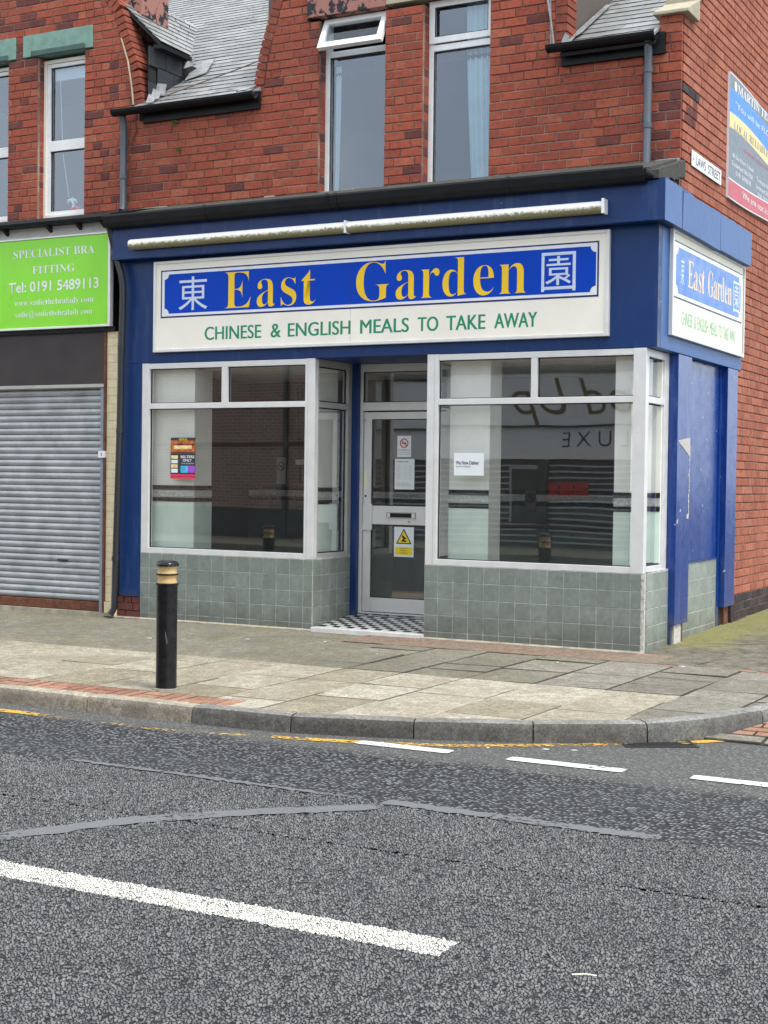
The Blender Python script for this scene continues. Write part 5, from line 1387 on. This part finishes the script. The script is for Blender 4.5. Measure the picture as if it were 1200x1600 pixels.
# nibs of wall just inside the glass
def nib(x0, x1, y0, y1, kinds):
    b_ = MB(); b_.box(x0, x1, y0, y1, .09, 2.56, 'wall_in'); o_ = part('wall_pier', b_, Rm)
    b_ = MB()
    if 'y' in kinds: stripe(b_, 'y', x0, x1, y0, 1); b_.box(x0, x1, y0-.006, y0-.001, .09, 1.21, 'dado')
    if 'x' in kinds: stripe(b_, 'x', y0, y1, x1, 1); b_.box(x1+.001, x1+.006, y0, y1, .09, 1.21, 'dado')
    part('border_tiling', b_, Rm)
nib(HX0+.05, -4.73, .115, .42, 'yx')
nib(-1.90, -1.50, .16, .42, 'y')
nib(-3.42, -3.36, .20, .62, 'x')
nib(-.30, -.155, .12, 1.35, 'yx')
b = MB(); b.box(-.15, -.004, .50, .522, .76, 2.53, 'wall_in'); part('wall_pier', b, Rm)
b = MB(); stripe(b, 'y', -.15, -.004, .50, 1); b.box(-.15, -.004, .494, .499, .76, 1.21, 'dado'); part('border_tiling', b, Rm)
# counter and dark cabinets at the back
ct = thing('serving_counter', 'low dark serving counter seen dimly through the shop windows', 'counter', (-2.2, 1.9, .09))
part('cabinet', MB().box(-3.0, -.5, 1.7, 2.1, .09, 1.0, 'dado_dark'), ct); part('worktop', MB().box(-3.05, -.45, 1.66, 2.12, 1.0, 1.04, 'wall_back'), ct, bevel=.004)
# electric conduit on the dark wall
cb = thing('wall_conduit', 'thin dark conduit with sockets running down the left back wall inside', 'conduit', (-3.55, 2.1, 1.2))
part('conduit', MB().tube([(-4.75, 2.13, 2.5), (-4.70, 2.13, 1.42)], .012, 'dark', 8), cb); part('socket', MB().box(-4.76, -4.66, 2.118, 2.139, 1.62, 1.68, 'white'), cb)

# ------------------------------------------------------------------ notices and posters
def notice(name, x0, x1, z0, z1, yv, label, cat, mat='paper'):
    root = thing(name, label, cat, ((x0+x1)/2, yv, z0)); part('sheet', MB().box(x0, x1, yv, yv+.0015, z0, z1, mat), root); return root
def nosmoke(root, cx, cz, r, yv, mat='red'):
    pts = [(cx+r*math.cos(a*math.pi/12), yv, cz+r*math.sin(a*math.pi/12)) for a in range(25)]
    mb_ = MB(); mb_.tube(pts, r*.12, mat, 6, False); mb_.tube([(cx-r*.68, yv, cz+r*.68), (cx+r*.68, yv, cz-r*.68)], r*.12, mat, 6)
    mb_.box(cx-r*.62, cx+r*.5, yv-.002, yv+.001, cz-r*.12, cz+r*.06, 'ink'); mb_.box(cx+r*.35, cx+r*.45, yv-.002, yv+.001, cz+r*.1, cz+r*.45, 'ink'); part('symbol', mb_, root)
p = notice('poster', -4.962, -4.660, 1.448, 1.862, .031, 'bright orange and black event poster stuck inside the left window', 'poster', 'ink')
yv = .0295
M['p1'] = simple('poster_orange', (.42, .11, .02), .5, 0, .9, 26); M['p2'] = simple('poster_glow', (.85, .62, .30), .5, 0, .3, 30); M['p3'] = simple('poster_pink', (.75, .03, .09), .5); M['p4'] = simple('poster_blue', (.05, .45, .75), .5, 0, .3, 20); M['p5'] = simple('poster_purple', (.30, .07, .50), .5, 0, .3, 20); M['p6'] = simple('poster_brown', (.10, .04, .025), .5, 0, .5, 25)
mb = MB()
for a, c, z0, z1, mt, k_ in ((0, .302, .27, .385, 'p1', 0), (.04, .26, .30, .335, 'p2', 1), (0, .302, .25, .27, 'p6', 0), (0, .302, 0, .018, 'p3', 0), (0, .302, .022, .045, 'p3', 0), (.125, .215, .06, .13, 'p4', 0), (.215, .30, .06, .13, 'p5', 0), (.01, .09, .20, .235, 'p2', 0), (.01, .09, .155, .19, 'paper', 0), (.01, .09, .11, .145, 'p2', 0), (.01, .09, .06, .10, 'paper', 0)):
    mb.box(-4.962+a, -4.962+c, yv-.0008*k_, yv+.0012-.0008*k_, 1.448+z0, 1.448+z1, mt)
part('print', mb, p)
text('BELTERS', -4.835, -4.668, 1.655, 1.682, yv-.001, 'white', p, thin=.02); text('ONLY', -4.81, -4.70, 1.62, 1.647, yv-.001, 'white', p, thin=.02); text('GOLD', -4.86, -4.76, 1.835, 1.855, yv-.001, 'yellow', p, thin=.02)
text('SATURDAY NIGHT', -4.93, -4.69, 1.785, 1.80, yv-.002, 'ink', p, thin=.01); text('TICKETS ON SALE NOW', -4.83, -4.67, 1.595, 1.608, yv-.001, 'white', p)
p = notice('window_notice', -1.794, -1.497, 1.512, 1.716, .031, 'white paper notice about delivery taped inside the right window', 'notice')
text('We Now Deliver', -1.775, -1.545, 1.61, 1.645, .030, 'ink', p, thin=.02); text('Tel 0191 5492622', -1.775, -1.63, 1.585, 1.60, .030, 'ink', p)
yv = DY+.018+.016
p = notice('no_smoking_notice', -2.785, -2.633, 1.691, 1.899, yv, 'small no smoking notice at the top of the shop door glass', 'notice')
nosmoke(p, -2.709, 1.827, .042, yv-.001); text('NO SMOKING', -2.77, -2.648, 1.752, 1.768, yv-.001, 'red', p); text('It is against the law', -2.775, -2.643, 1.73, 1.742, yv-.001, 'ink', p); text('to smoke in these premises', -2.775, -2.643, 1.71, 1.722, yv-.001, 'ink', p)
p = notice('opening_hours_notice', -2.810, -2.593, 1.371, 1.672, yv, 'white opening hours sheet below the no smoking notice on the door', 'notice')
text('OPENING HOURS', -2.79, -2.66, 1.638, 1.65, yv-.001, 'ink', p, thin=.02)
for i, dn in enumerate(['Monday', 'Tuesday', 'Wednesday', 'Thursday', 'Friday', 'Saturday', 'Sunday']):
    z = 1.612-i*.022; text(dn, -2.79, -2.745, z-.008, z, yv-.001, 'ink', p); text('5pm', -2.70, -2.675, z-.008, z, yv-.001, 'ink', p); text('11pm', -2.655, -2.62, z-.008, z, yv-.001, 'ink', p)
for i in range(3): text('please ring the bell', -2.79, -2.66+.02*i, 1.43-i*.014, 1.438-i*.014, yv-.001, 'ink', p)
p = notice('warning_notice', -2.808, -2.590, .704, 1.000, yv, 'white notice with yellow warning triangle on the lower door glass', 'notice')
cx = -2.699
mb = MB(); mb.prism([(cx-.088, yv-.001, .832), (cx+.088, yv-.001, .832), (cx, yv-.001, .985)], (0, .001, 0), 'ink'); mb.prism([(cx-.069, yv-.002, .843), (cx+.069, yv-.002, .843), (cx, yv-.002, .963)], (0, .001, 0), 'yellow')
mb.prism([(cx-.03, yv-.003, .858), (cx+.015, yv-.003, .850), (cx+.035, yv-.003, .862), (cx+.005, yv-.003, .872), (cx+.03, yv-.003, .892), (cx+.005, yv-.003, .905), (cx-.015, yv-.003, .925), (cx-.02, yv-.003, .90), (cx-.006, yv-.003, .885)], (0, .001, 0), 'ink'); part('triangle', mb, p)
part('caption_plate', MB().box(cx-.093, cx+.093, yv-.001, yv, .725, .80, 'yellow'), p)
for i, s_ in enumerate(['Caution', 'slippery', 'surface']): text(s_, cx-.04, cx+.04, .781-i*.022, .795-i*.022, yv-.002, 'ink', p)
p = thing('no_smoking_notice', 'tiny no smoking notice on the dark wall inside the left window', 'notice', (-4.42, 2.13, 1.5))
part('sheet', MB().box(-5.02, -4.90, 2.13, 2.14, 1.40, 1.70, 'border'), p); nosmoke(p, -4.96, 1.60, .045, 2.128, 'ink')
p = thing('no_smoking_notice', 'no smoking notice hanging behind the right shop window', 'notice', (-1.2, 1.60, 1.4))
part('sheet', MB().box(-1.72, -1.60, 1.55, 1.552, 1.16, 1.38, 'wall_back'), p); nosmoke(p, -1.66, 1.31, .045, 1.548, 'ink')

# ================================================================== NEIGHBOUR BUILDING
NB = thing('neighbour_building', 'red brick terrace shop with closed grey roller shutter and green sign', 'building', (-7.5, .3, 0))
NE = [(uz(5.25), ux(-5.72)), (uz(5.377), ux(-5.754)), (uz(5.75), ux(-5.81)), (uz(6.105), ux(-5.94)), (uz(6.387), ux(-6.03)), (6.9, ux(-6.40)), (7.6, ux(-7.0)), (8.2, ux(-7.6))]
NL = ux(-10.5)
NW = [(ux(-7.082), ux(-6.432)), (ux(-8.2), ux(-7.512))]
NT = uz(6.055)
def n_iv(z, ex=0):
    iv = [(NL, XL_ if z < ZE else interp(NE, z)+ex)]
    h = []
    if z < NT: h += NW
    if uz(6.055) < z < uz(6.30): h += [(ux(-7.29), ux(-6.318)), (ux(-8.4), ux(-7.396))]
    return cut(iv, h)
mb = MB(); wall_rows(mb, 2.7, 8.0, lambda z: n_iv(z, .02 if z > ZE else 0) if z > ZB else [(NL, XL_)], YW+.004, YW+.23, 'mortar'); nw_ = part('front_wall', mb, NB)
rnd3 = random.Random(13)
def nm(a, c, z):
    r_ = rnd3.random()
    if z > NT-.3 and c < ux(-6.4) and r_ < .35: return 'brick_dark'
    return 'brick_dark' if r_ < .10 else 'brick'
items = [it for it in lay(ZB, 7.9, n_iv, XL_-.03, nm, rnd3, header=.3)]
put_bricks(items, nw_, False, YW, 240, rnd3); reveal(nw_, NW[0][0], NT, rnd3)
coping(NE, uz(5.36), 7.2, 1, NB, y0=YW-.012)
mb = MB(); mb.box(NL, XL_-.25, YEND-3, YEND-2.8, -.1, 8, 'mortar'); mb.box(NL-.1, NL, .1, YEND-3, -.1, 8, 'mortar'); mb.box(NL, ux(-6.0), YW+1.9, YW+1.95, 4, 6.6, 'wall_back'); mb.box(ux(-6.05), ux(-6.0), YW+.24, YW+1.9, 4.0, 6.3, 'wall_back'); mb.box(NL, ux(-6.0), YW+.24, YW+1.95, 3.9, 4.0, 'floor_in'); mb.box(NL, ux(-6.2), YW+.24, YW+1.95, 6.35, 6.4, 'ceil_in'); part('rear_wall', mb, NB)
# lintels
for a, c in ((ux(-7.287), ux(-6.320)), (ux(-8.4), ux(-7.398))):
    mb = MB(); mb.box(a, c, YW-.022, YW+.2, uz(6.058), uz(6.297), 'stonegreen'); lt_ = part('lintel', mb, NB, bevel=.006)
    mb = MB(); mb.box(a+.13, c-.10, YW-.045, YW-.023, uz(6.05), uz(6.115), 'stonegreen2'); part('drip_mould', mb, lt_, bevel=.01)
# windows
for i, (a, c) in enumerate(NW):
    wf = part('window', MB().box(a, c, YF+.075, YF+.085, 4.15, uz(4.34), 'stone'), NB)
    z0, z1 = uz(4.325), NT; tr0, tr1 = uz(5.03), uz(5.145)
    mb = MB(); rect_frame(mb, a+.002, c-.002, z0-.03, z1-.03, .038, YF-.03, YF+.07, 'cream'); part('outer_frame', mb, wf, bevel=.003)
    mb = MB(); rect_frame(mb, a+.040, c-.03, z0+.005, z1-.07, .042, YF-.01, YF+.05, 'upvc'); mb.box(a+.082, c-.072, YF-.008, YF+.05, tr0, tr1, 'upvc'); part('frame', mb, wf, bevel=.004)
    mb = MB(); gasket(mb, a+.082, c-.072, tr1, z1-.112, YF+.01, YF+.02); gasket(mb, a+.082, c-.072, z0+.047, tr0, YF+.01, YF+.02); part('gasket', mb, wf)
    mb = MB(); mb.box(a+.082, c-.072, YF+.022, YF+.028, tr1, z1-.112, 'glass_up'); part('pane', mb, wf)
    mb = MB(); mb.box(a+.082, c-.072, YF+.022, YF+.028, z0+.047, tr0, 'glass_up'); part('pane', mb, wf)
a, c = NW[0]
bl = thing('window_blind', 'white roller blind with hanging pull cord in the green lintel window', 'blind', (a+.3, YF+.08, 5.9))
part('blind', MB().box(a+.08, c-.07, YF+.07, YF+.075, NT-.24, NT-.1, 'net'), bl)
mb = MB(); mb.tube([(a+.155, YF+.07, NT-.24), (a+.19, YF+.07, uz(5.15)), (a+.215, YF+.065, uz(4.95)), (a+.30, YF+.06, uz(4.52))], .0035, 'white', 6); part('cord', mb, bl)
orn = thing('window_ornament', 'small white bird ornament on a pink base on the window sill', 'ornament', (a+.34, YF+.10, uz(4.37)))
q_ = a+.33
mb = MB(); mb.tube([(q_+.02, YF+.07, uz(4.385)), (q_+.03, YF+.07, uz(4.45)), (q_+.01, YF+.07, uz(4.50)), (q_-.045, YF+.07, uz(4.49)), (q_-.05, YF+.07, uz(4.46))], [.02, .016, .028, .018, .008], 'white', 10); mb.tube([(q_+.0, YF+.07, uz(4.50)), (q_+.06, YF+.07, uz(4.49)), (q_+.075, YF+.07, uz(4.46))], [.02, .014, .005], 'white', 8); part('bird', mb, orn, smooth=True)
M['pink'] = simple('pink_glaze', (.6, .12, .14), .4); mb = MB(); mb.lathe(q_+.07, YF+.08, [(.07, uz(4.375)), (.065, uz(4.40)), (.03, uz(4.42))], 'pink', 18); part('base', mb, orn, smooth=True)
o = solo('candle_jar', MB().lathe(c-.11, YF+.09, [(.03, uz(4.38)), (.034, uz(4.45)), (.028, uz(4.49))], 'white', 16), 'small white jar at the right end of the neighbour window sill', 'jar', smooth=True)
c2 = NW[1][1]
for dx, r_, h_, mt, lb in ((-.15, .028, .17, 'ink', 'dark glass bottle inside the leftmost upstairs window'), (-.10, .035, .10, 'net', 'pale blue jar beside the dark bottle in the leftmost window')):
    solo('bottle' if mt == 'ink' else 'jar', MB().lathe(c2+dx, YF+.09, [(r_, uz(4.38)), (r_, uz(4.38)+h_*.6), (r_*.4, uz(4.38)+h_*.8), (r_*.45, uz(4.38)+h_)], mt, 14), lb, 'bottle' if mt == 'ink' else 'jar', smooth=True)

# neighbour roof side with slate cheek
ex_ = ux(-5.50); ez = uz(6.03)
mb = MB()
v0 = Vector((ex_, YW+.10, ez)); v1 = Vector((ex_-.02, uy(1.08), ez-.005)); top0 = Vector((ux(-6.35), YW+.10, ez+.80)); top1 = Vector((ux(-6.35), uy(2.35), ez+.80))
nn = (v1-v0).cross(top0-v0).normalized(); nn = nn if nn.z > 0 else -nn
mb.prism([tuple(v0-nn*.03), tuple(v1-nn*.03), tuple(top1-nn*.03), tuple(top0-nn*.03)], tuple(nn*.028), 'dark'); br = part('bay_roof', mb, NB)
rg = random.Random(17); rows = 9
for r_ in range(rows):
    f0, f1 = r_/rows, (r_+1.25)/rows
    a0, a1 = v0.lerp(top0, f0), v1.lerp(top1, f0); b0, b1 = v0.lerp(top0, min(f1, 1)), v1.lerp(top1, min(f1, 1))
    nc = max(3, int((a1-a0).length/.24)); off_ = .5*(r_ % 2)
    for k_ in range(nc+1):
        s0, s1 = max(0, (k_-off_)/nc), min(1, (k_+1-off_)/nc-.01)
        if s1-s0 < .03: continue
        P_ = [a0.lerp(a1, s0), a0.lerp(a1, s1), b0.lerp(b1, s1), b0.lerp(b1, s0)]
        up_ = [nn*.016, nn*.016, nn*.004, nn*.004]
        mb = MB(); mb.prism([tuple(p_+u_) for p_, u_ in zip(P_, up_)], tuple(nn*.007), 'slate'); part('slate', mb, br)
mb = MB(); mb.box(ex_-.10, ex_+.012, v0.y, v1.y-.02, ez-.055, ez-.012, 'pitch'); part('eaves_board', mb, br)
# cheek slates
xc = ex_-.09
ck = part('dormer_cheek', MB().prism([(xc-.02, YW+.05, RZ0+.0), (xc-.02, uy(1.35), ez-.05), (xc-.02, YW+.05, ez-.05)], (-.02, 0, 0), 'dark'), NB)
for r_ in range(4):
    z0 = ez-.05-(r_+1)*.19; z1 = z0+.20
    for k_ in range(6):
        y0 = YW+.02+(k_+.5*(r_ % 2))*.30; y1 = y0+.292
        yl_ = lambda z: RY0+(z-RZ0)/RT     # roof surface
        if y0 > yl_(z1): continue
        mb = MB(); mb.prism([(xc, y0, z0), (xc, min(y1, v1.y-.03), z0), (xc, min(y1, v1.y-.03), z1), (xc, y0, z1)], (-.008, 0, 0), 'slate_black')
        if min(y1, v1.y-.03)-y0 > .03: part('slate', mb, ck)
def rp_(x, y, h): return (x, y, RZ0+(y-RY0)*RT+h)
lead([rp_(ex_-.02, v1.y-.10, .03), rp_(ex_+.14, v1.y+.08, .03), rp_(ex_-.08, v1.y+.55, .045), rp_(ex_-.28, v1.y+.50, .05)], d=(0, 0, .012), parent=NB)
lead([(ex_+.012, v1.y-.16, ez-.17), (ex_+.012, v1.y-.0, ez-.10), (ex_+.02, v1.y+.02, ez+.0), (ex_-.01, v1.y-.02, ez+.01)], d=(-.01, 0, 0), parent=NB)
# stepped lead at the foot of the neighbour coping
for i in range(3):
    s_ = .01+i*.10; lead([rp_(ux(-5.53)-.02*i, RY0+s_, .03), rp_(ux(-5.45), RY0+s_+.02, .025), rp_(ux(-5.46), RY0+s_+.07, .04+.04*i), rp_(ux(-5.55)-.02*i, RY0+s_+.08, .10+.02*i)], d=(0, 0, .008), parent=NB)
lead([(ux(-5.70), YW-.03, uz(5.315)), (ux(-5.56), YW-.03, uz(5.32)), (ux(-5.54), YW-.03, uz(5.375)), (ux(-5.66), YW-.03, uz(5.36))], d=(0, .014, 0), parent=NB)

# rough render stack beside the gable
mb = MB(); mb.box(ux(-6.30), ux(-5.88), YW+.26, YW+.75, 6.25, 7.6, 'flaky'); part('chimney', mb, NB)

# aerial cables
cbl = solo('cable', MB().tube([(ux(-5.93), YW-.02, uz(6.10)), (ux(-5.835), YW-.025, uz(5.85)), (ux(-5.79), YW-.02, uz(5.6)), (ux(-5.76), YW-.02, uz(5.38))], .010, 'stone', 6), 'pale cable following the inner edge of the left curved gable', 'cable', smooth=True)
p0, p1 = roof_pt(ux(-5.3), .10, .06), roof_pt(ux(-3.7), 2.9, .08)
solo('cable', MB().tube([p0, roof_pt(ux(-4.85), .9, .05), p1], .007, 'mortar_dark', 6), 'thin grey cable running diagonally up across the slate roof', 'cable', smooth=True)
solo('cable', MB().tube([(ux(-5.78), YW-.03, uz(4.95)), (ux(-5.72), YW-.02, uz(5.1)), (ux(-5.73), YW-.02, uz(5.2))], .006, 'rust', 6), 'short brown cable beside the grey pipe below the gutter', 'cable', smooth=True)
solo('cable', MB().tube([(ux(-.985)-.04, YW-.03, uz(5.36)), (ux(-1.0)-.05, YW-.03, uz(5.55)), (ux(-1.06)-.04, YW-.03, uz(5.85)), (ux(-1.12), YW-.03, uz(6.1))], .009, 'lead', 6), 'grey cable down the right gable beside the short gutter', 'cable', smooth=True)

# neighbour shopfront
ny = -.03
mb = MB(); mb.box(NL, -5.655, ny, .10, 3.975, 4.085, 'whitewood'); mb.box(NL, -5.655, ny-.012, ny-.0005, 3.972, 3.995, 'alu_dark'); part('fascia', mb, NB)
mb = MB(); mb.prism([(NL, ny-.13, 4.085), (NL, ny-.14, 4.115), (NL, ny-.11, 4.145), (NL, YW, 4.33), (NL, YW, 4.085)], (-5.62-NL, 0, 0), 'pitch'); part('lead_roof', mb, NB)
for x in (-8.9, -8.3, -7.70, -7.09, -6.49, -6.09, -5.77):
    mb = MB(); mb.prism([(x-.018, ny-.001, 4.084), (x-.018, ny-.10, 4.084), (x-.018, ny-.001, 4.02)], (.036, 0, 0), 'dark'); part('bracket', mb, NB)
mb = MB(); mb.box(NL, -5.775, ny+.008, .05, 2.42, 2.96, 'bark_board'); part('shutter_box', mb, NB)
mb = MB(); mb.box(NL, -5.78, ny+.004, .06, 2.385, 2.419, 'alu_dark'); mb.box(NL, -5.62, ny-.02, .02, 2.96, 3.004, 'pitch'); part('trim', mb, NB)
pier = part('pier', MB().box(-5.745, -5.62, .004, .30, .0, 2.955, 'mortar_side'), NB)
rg = random.Random(31); z = .17; i = 0
while z < 2.94:
    h_ = min(G, 2.955-z); e = [-5.747, -5.665, -5.612] if i % 2 else [-5.747, -5.612]
    for a, c in zip(e, e[1:]): part('brick', MB().box(a+.0008, c-.0008, -.012+rg.uniform(-.0015, .0015), .03, z+.001, z+h_-.0015, 'creambrick'), pier)
    z += G; i += 1
part('brick', MB().box(-5.755, -5.608, -.026, .03, .005, .165, 'creambrick'), pier, bevel=.006)
part('rusty_angle', MB().box(-5.778, -5.749, ny+.002, .06, .05, 2.96, 'rust'), NB)
sh = part('roller_shutter', MB().box(NL, -5.83, .085, .09, .06, 2.40, 'dark'), NB)
pr = []
SP = .0672
def slat_profile(z): return [(.05+.0, z), (.046, z+.004), (.036, z+.018), (.033, z+.033), (.036, z+.048), (.046, z+.060), (.058, z+.0645), (.066, z+.060), (.060, z+.030), (.062, z+.002)]
smesh = None; z = .155; i = 0
while z < 2.385:
    if smesh is None:
        b_ = MB(); b_.prism([(NL, y, zz-.155) for y, zz in slat_profile(.155)], (-5.835-NL, 0, 0), 'steel'); smesh = b_.mesh('slat')
    o = bpy.data.objects.new('slat', smesh); COL.objects.link(o); o.parent = sh; o.location = (0, rg.uniform(-.001, .001), z); z += SP; i += 1
part('bottom_rail', MB().box(NL, -5.845, .02, .065, .055, .148, 'rust'), sh, bevel=.004)
part('guide_rail', MB().box(-5.834, -5.779, -.005, .07, .05, 2.384, 'guide'), sh, bevel=.003)
part('slot', MB().box(-6.42, -6.28, .025, .034, .565, .578, 'dark'), sh)
tg = thing('shutter_tag', 'small white tag fixed to the shutter guide rail beside the cream pier', 'tag', (-5.80, -.02, 1.68)); part('plate', MB().box(-5.835, -5.748, -.034, -.006, 1.655, 1.725, 'white'), tg); text('1', -5.80, -5.79, 1.675, 1.705, -.0355, 'ink', tg)
part('sill', MB().box(NL, -5.62, -.03, .1, -.02, .05, 'joint_pale'), NB)

# green sign
gs = thing('shop_sign', 'bright lime green bra fitting sign above the roller shutter', 'shop sign', (-7, ny, 3.0))
yv = -.075
part('panel', MB().box(NL, -5.69, yv, ny-.001, 3.02, 3.955, 'lime'), gs)
mb = MB(); mb.box(NL, -5.66, yv-.012, ny-.001, 3.955, 3.972, 'alu'); mb.box(NL, -5.66, yv-.012, ny-.001, 3.003, 3.025, 'alu'); mb.box(-5.69, -5.66, yv-.012, ny-.001, 3.025, 3.955, 'alu'); part('frame', mb, gs, bevel=.003)
mb = MB(); mb.tube([(-7.42, yv-.0005, 3.28), (-7.42, yv-.001, 3.28)], .27, 'lime2', 40); part('circle', mb, gs)
d = yv-.002
dx = -.012
text('SPECIALIST BRA', -6.955+dx, -5.862+dx, 3.766, 3.850, d, 'white', gs, serif=True, thin=-.009)
text('FITTING', -6.690+dx, -6.120+dx, 3.590, 3.672, d, 'white', gs, serif=True, thin=-.009)
text('Tel: 0191 5489113', -7.015+dx, -5.805+dx, 3.402, 3.512, d, 'white', gs, thin=.012)
text('www.sadiethebralady.com', -6.94+dx, -5.868+dx, 3.245, 3.325, d, 'white', gs, serif=True, thin=-.012)
text('sadie@sadiethebralady.com', -6.93+dx, -5.885+dx, 3.125, 3.205, d, 'white', gs, serif=True, thin=-.012)

# ================================================================== BOLLARDS
def bollard(x, y, label):
    z = zp(x, y)-.004
    root = thing('bollard', label, 'bollard', (x, y, z), 'black and gold pavement bollards')
    r = .074
    mb = MB(); mb.lathe(x, y, [(r+.002, z-.05), (r+.002, z+.0), (r, z+.02), (r, z+.742), (r+.006, z+.746), (r+.006, z+.756), (r-.001, z+.76)], 'black', 40); part('post', mb, root, smooth=True)
    sc = MB(); q = random.Random(int(abs(x)*10)); dcam = math.atan2(CY-y, CX-x)
    for (da, zz, ln, w_) in ((-.15, .42, .09, .004), (-.05, .38, .04, .003)):
        a0 = dcam+da; p_ = lambda a_, z_: (x+(r+.0008)*math.cos(a_), y+(r+.0008)*math.sin(a_), z+z_)
        sc.face([p_(a0, zz), p_(a0+w_/r, zz), p_(a0+w_/r+.15, zz-ln), p_(a0+.13, zz-ln)], 'kerb_grey')
    part('scuff', sc, root, kind='stuff')
    part('base_collar', MB().lathe(x, y, [(r+.03, z+.003), (r+.028, z+.010), (r+.004, z+.014)], 'slab_grey', 40), root)
    for zz in (.760, .825):
        mb = MB(); mb.lathe(x, y, [(r-.004, z+zz), (r-.004, z+zz+.006), (r-.010, z+zz+.028), (r-.004, z+zz+.052), (r-.003, z+zz+.055)], 'bollardband', 40); part('band', mb, root, smooth=True)
    mb = MB(); mb.lathe(x, y, [(r, z+.815), (r+.006, z+.818), (r+.006, z+.825), (r, z+.828)], 'black', 40); part('ring', mb, root, smooth=True)
    mb = MB(); mb.lathe(x, y, [(r-.004, z+.878), (r+.008, z+.881), (r+.008, z+.892), (r+.002, z+.904), (r-.012, z+.915), (r-.036, z+.920), (.002, z+.922)], 'black', 40); part('cap', mb, root, smooth=True)
bollard(-2.335, -3.565, 'black bollard with two gold bands standing by the kerb')
bollard(-6.10, -3.60, 'second black and gold bollard further left along the kerb')

# ================================================================== ACROSS THE STREET (seen in the glass)
b = MB(); b.useuv = True; b.box(-60, 60, -20.5, -15.6, -.3, -.05, 'concrete'); struct('far_pavement', b)
OP = thing('opposite_building', 'brown brick shops across the road mirrored in the shop windows', 'building', (-8, -19, 0))
oy = -19.2
mb = MB(); mb.box(-34, 10, oy-6, oy, -.1, 6.9, 'brick_far'); part('wall', mb, OP)
mb = MB(); mb.box(-14.5, -5.2, oy, oy+.12, 2.75, 3.95, 'oppsign'); part('sign_panel', mb, OP)
mb = MB(); mb.box(-14.5, -5.2, oy+.12, oy+.16, 3.95, 4.12, 'oppdark'); mb.box(-14.5, -5.2, oy, oy+.10, 1.98, 2.74, 'oppsign'); mb.box(-14.5, -5.2, oy, oy+.18, 2.72, 2.76, 'oppdark'); part('sign_trim', mb, OP)
def optext(body, x_start, x_end, z0, z1, yv, mat, shear=0, thin=0):
    me = text_mesh(body, False, thin); n = len(me.vertices); co = np.zeros(n*3); me.vertices.foreach_get('co', co); co = co.reshape(-1, 3); co[:, 0] += shear*co[:, 1]
    lo, hi = co.min(0), co.max(0); u = x_start+(co[:, 0]-lo[0])/(hi[0]-lo[0])*(x_end-x_start); v = z0+(co[:, 1]-lo[1])/(hi[1]-lo[1])*(z1-z0)
    me.vertices.foreach_set('co', np.stack([u, np.full(n, yv), v], 1).ravel()); me.materials.clear(); me.materials.append(M[mat]); link('lettering', me, OP)
M['brown_text'] = simple('bronze_letter', (.16, .11, .05), .5)
optext('Mod Up', -5.5, -9.35, 2.74, 3.84, oy+.13, 'brown_text', .35, -.006)
optext('L U X E', -6.55, -8.15, 2.26, 2.60, oy+.11, 'ink', 0, -.01)
os_ = part('roller_shutter', MB().box(-14.5, -5.2, oy, oy+.02, -.05, 1.97, 'oppdark'), OP)
for i in range(14): part('slat', MB().box(-14.4, -5.3, oy+.02, oy+.05, .05+i*.135, .090+i*.135, 'oppslat'), os_)
part('door', MB().box(-9.35, -8.75, oy+.06, oy+.09, .5, 1.75, 'oppdark'), OP); part('door_frame', MB().box(-9.42, -8.68, oy+.052, oy+.059, .45, 1.80, 'oppslat'), OP)
for x in (-8.55, -8.18, -7.81): part('red_panel', MB().box(x, x+.33, oy+.06, oy+.08, 1.12, 1.46, 'red'), OP)
for z0, z1, mt in ((.0, .7, 'oppdark'), (2.3, 2.38, 'brick_opp')): part('plinth', MB().box(-22, -15.0, oy, oy+.06, z0, z1, mt), OP)
part('rainwater_pipe', MB().box(-15.6, -15.5, oy, oy+.1, 0, 6.9, 'oppdark'), OP)
for x in (-14.5, -11.6, -8.6, -5.3): part('pillar', MB().box(x-.12, x+.12, oy, oy+.14, -.05, 1.97, 'oppdark'), OP)
for x in (-26, -22, -18, -1, 3, 7):
    wf = part('window', MB().box(x, x+1.2, oy, oy+.05, 4.6, 6.2, 'upvc'), OP); part('pane', MB().box(x+.08, x+1.12, oy+.05, oy+.06, 4.68, 6.12, 'rubber'), wf)

ls = MB(); ls.tube([(2.21, -7.485, RZ+.010), (2.25, -7.46, RZ+.011), (2.285, -7.455, RZ+.010)], .0026, 'cream_side', 8)
solo('wooden_stick', ls, 'small pale stick lying on the coarse asphalt in the foreground', 'stick', smooth=True)
rl = random.Random(77); bits = [(.30, -3.86), (.62, -3.72), (.78, -3.66), (-1.9, -1.2), (-3.4, -.9), (-.4, -.9), (.55, -.62), (-4.2, -1.3), (-2.7, -.7)]
WH = ['by the kerb of the rounded corner', 'in the gutter left of the drain grate', 'touching the drain grate', 'on the old slabs below the left window', 'on the worn concrete beside the shutter', 'on the slabs before the right window', 'on the red block course past the corner', 'on the worn concrete left of the bollard', 'on the concrete behind the bollard']
for (x, y), wh in zip(bits, WH):
    z = (RZ+.003) if y < -3.5 else zp(x, y)+.004
    mb = MB(); a = rl.uniform(0, 3); u, v = math.cos(a)*rl.uniform(.012, .03), math.sin(a)*.02
    mb.prism([(x-u, y-v, z), (x+v*.5, y-u*.5, z), (x+u, y+v, z), (x-v*.5, y+u*.5, z)], (0, 0, .003), 'white')
    o = solo('litter_scrap', mb, 'tiny white scrap of litter '+wh, 'litter', 'white scraps of litter')
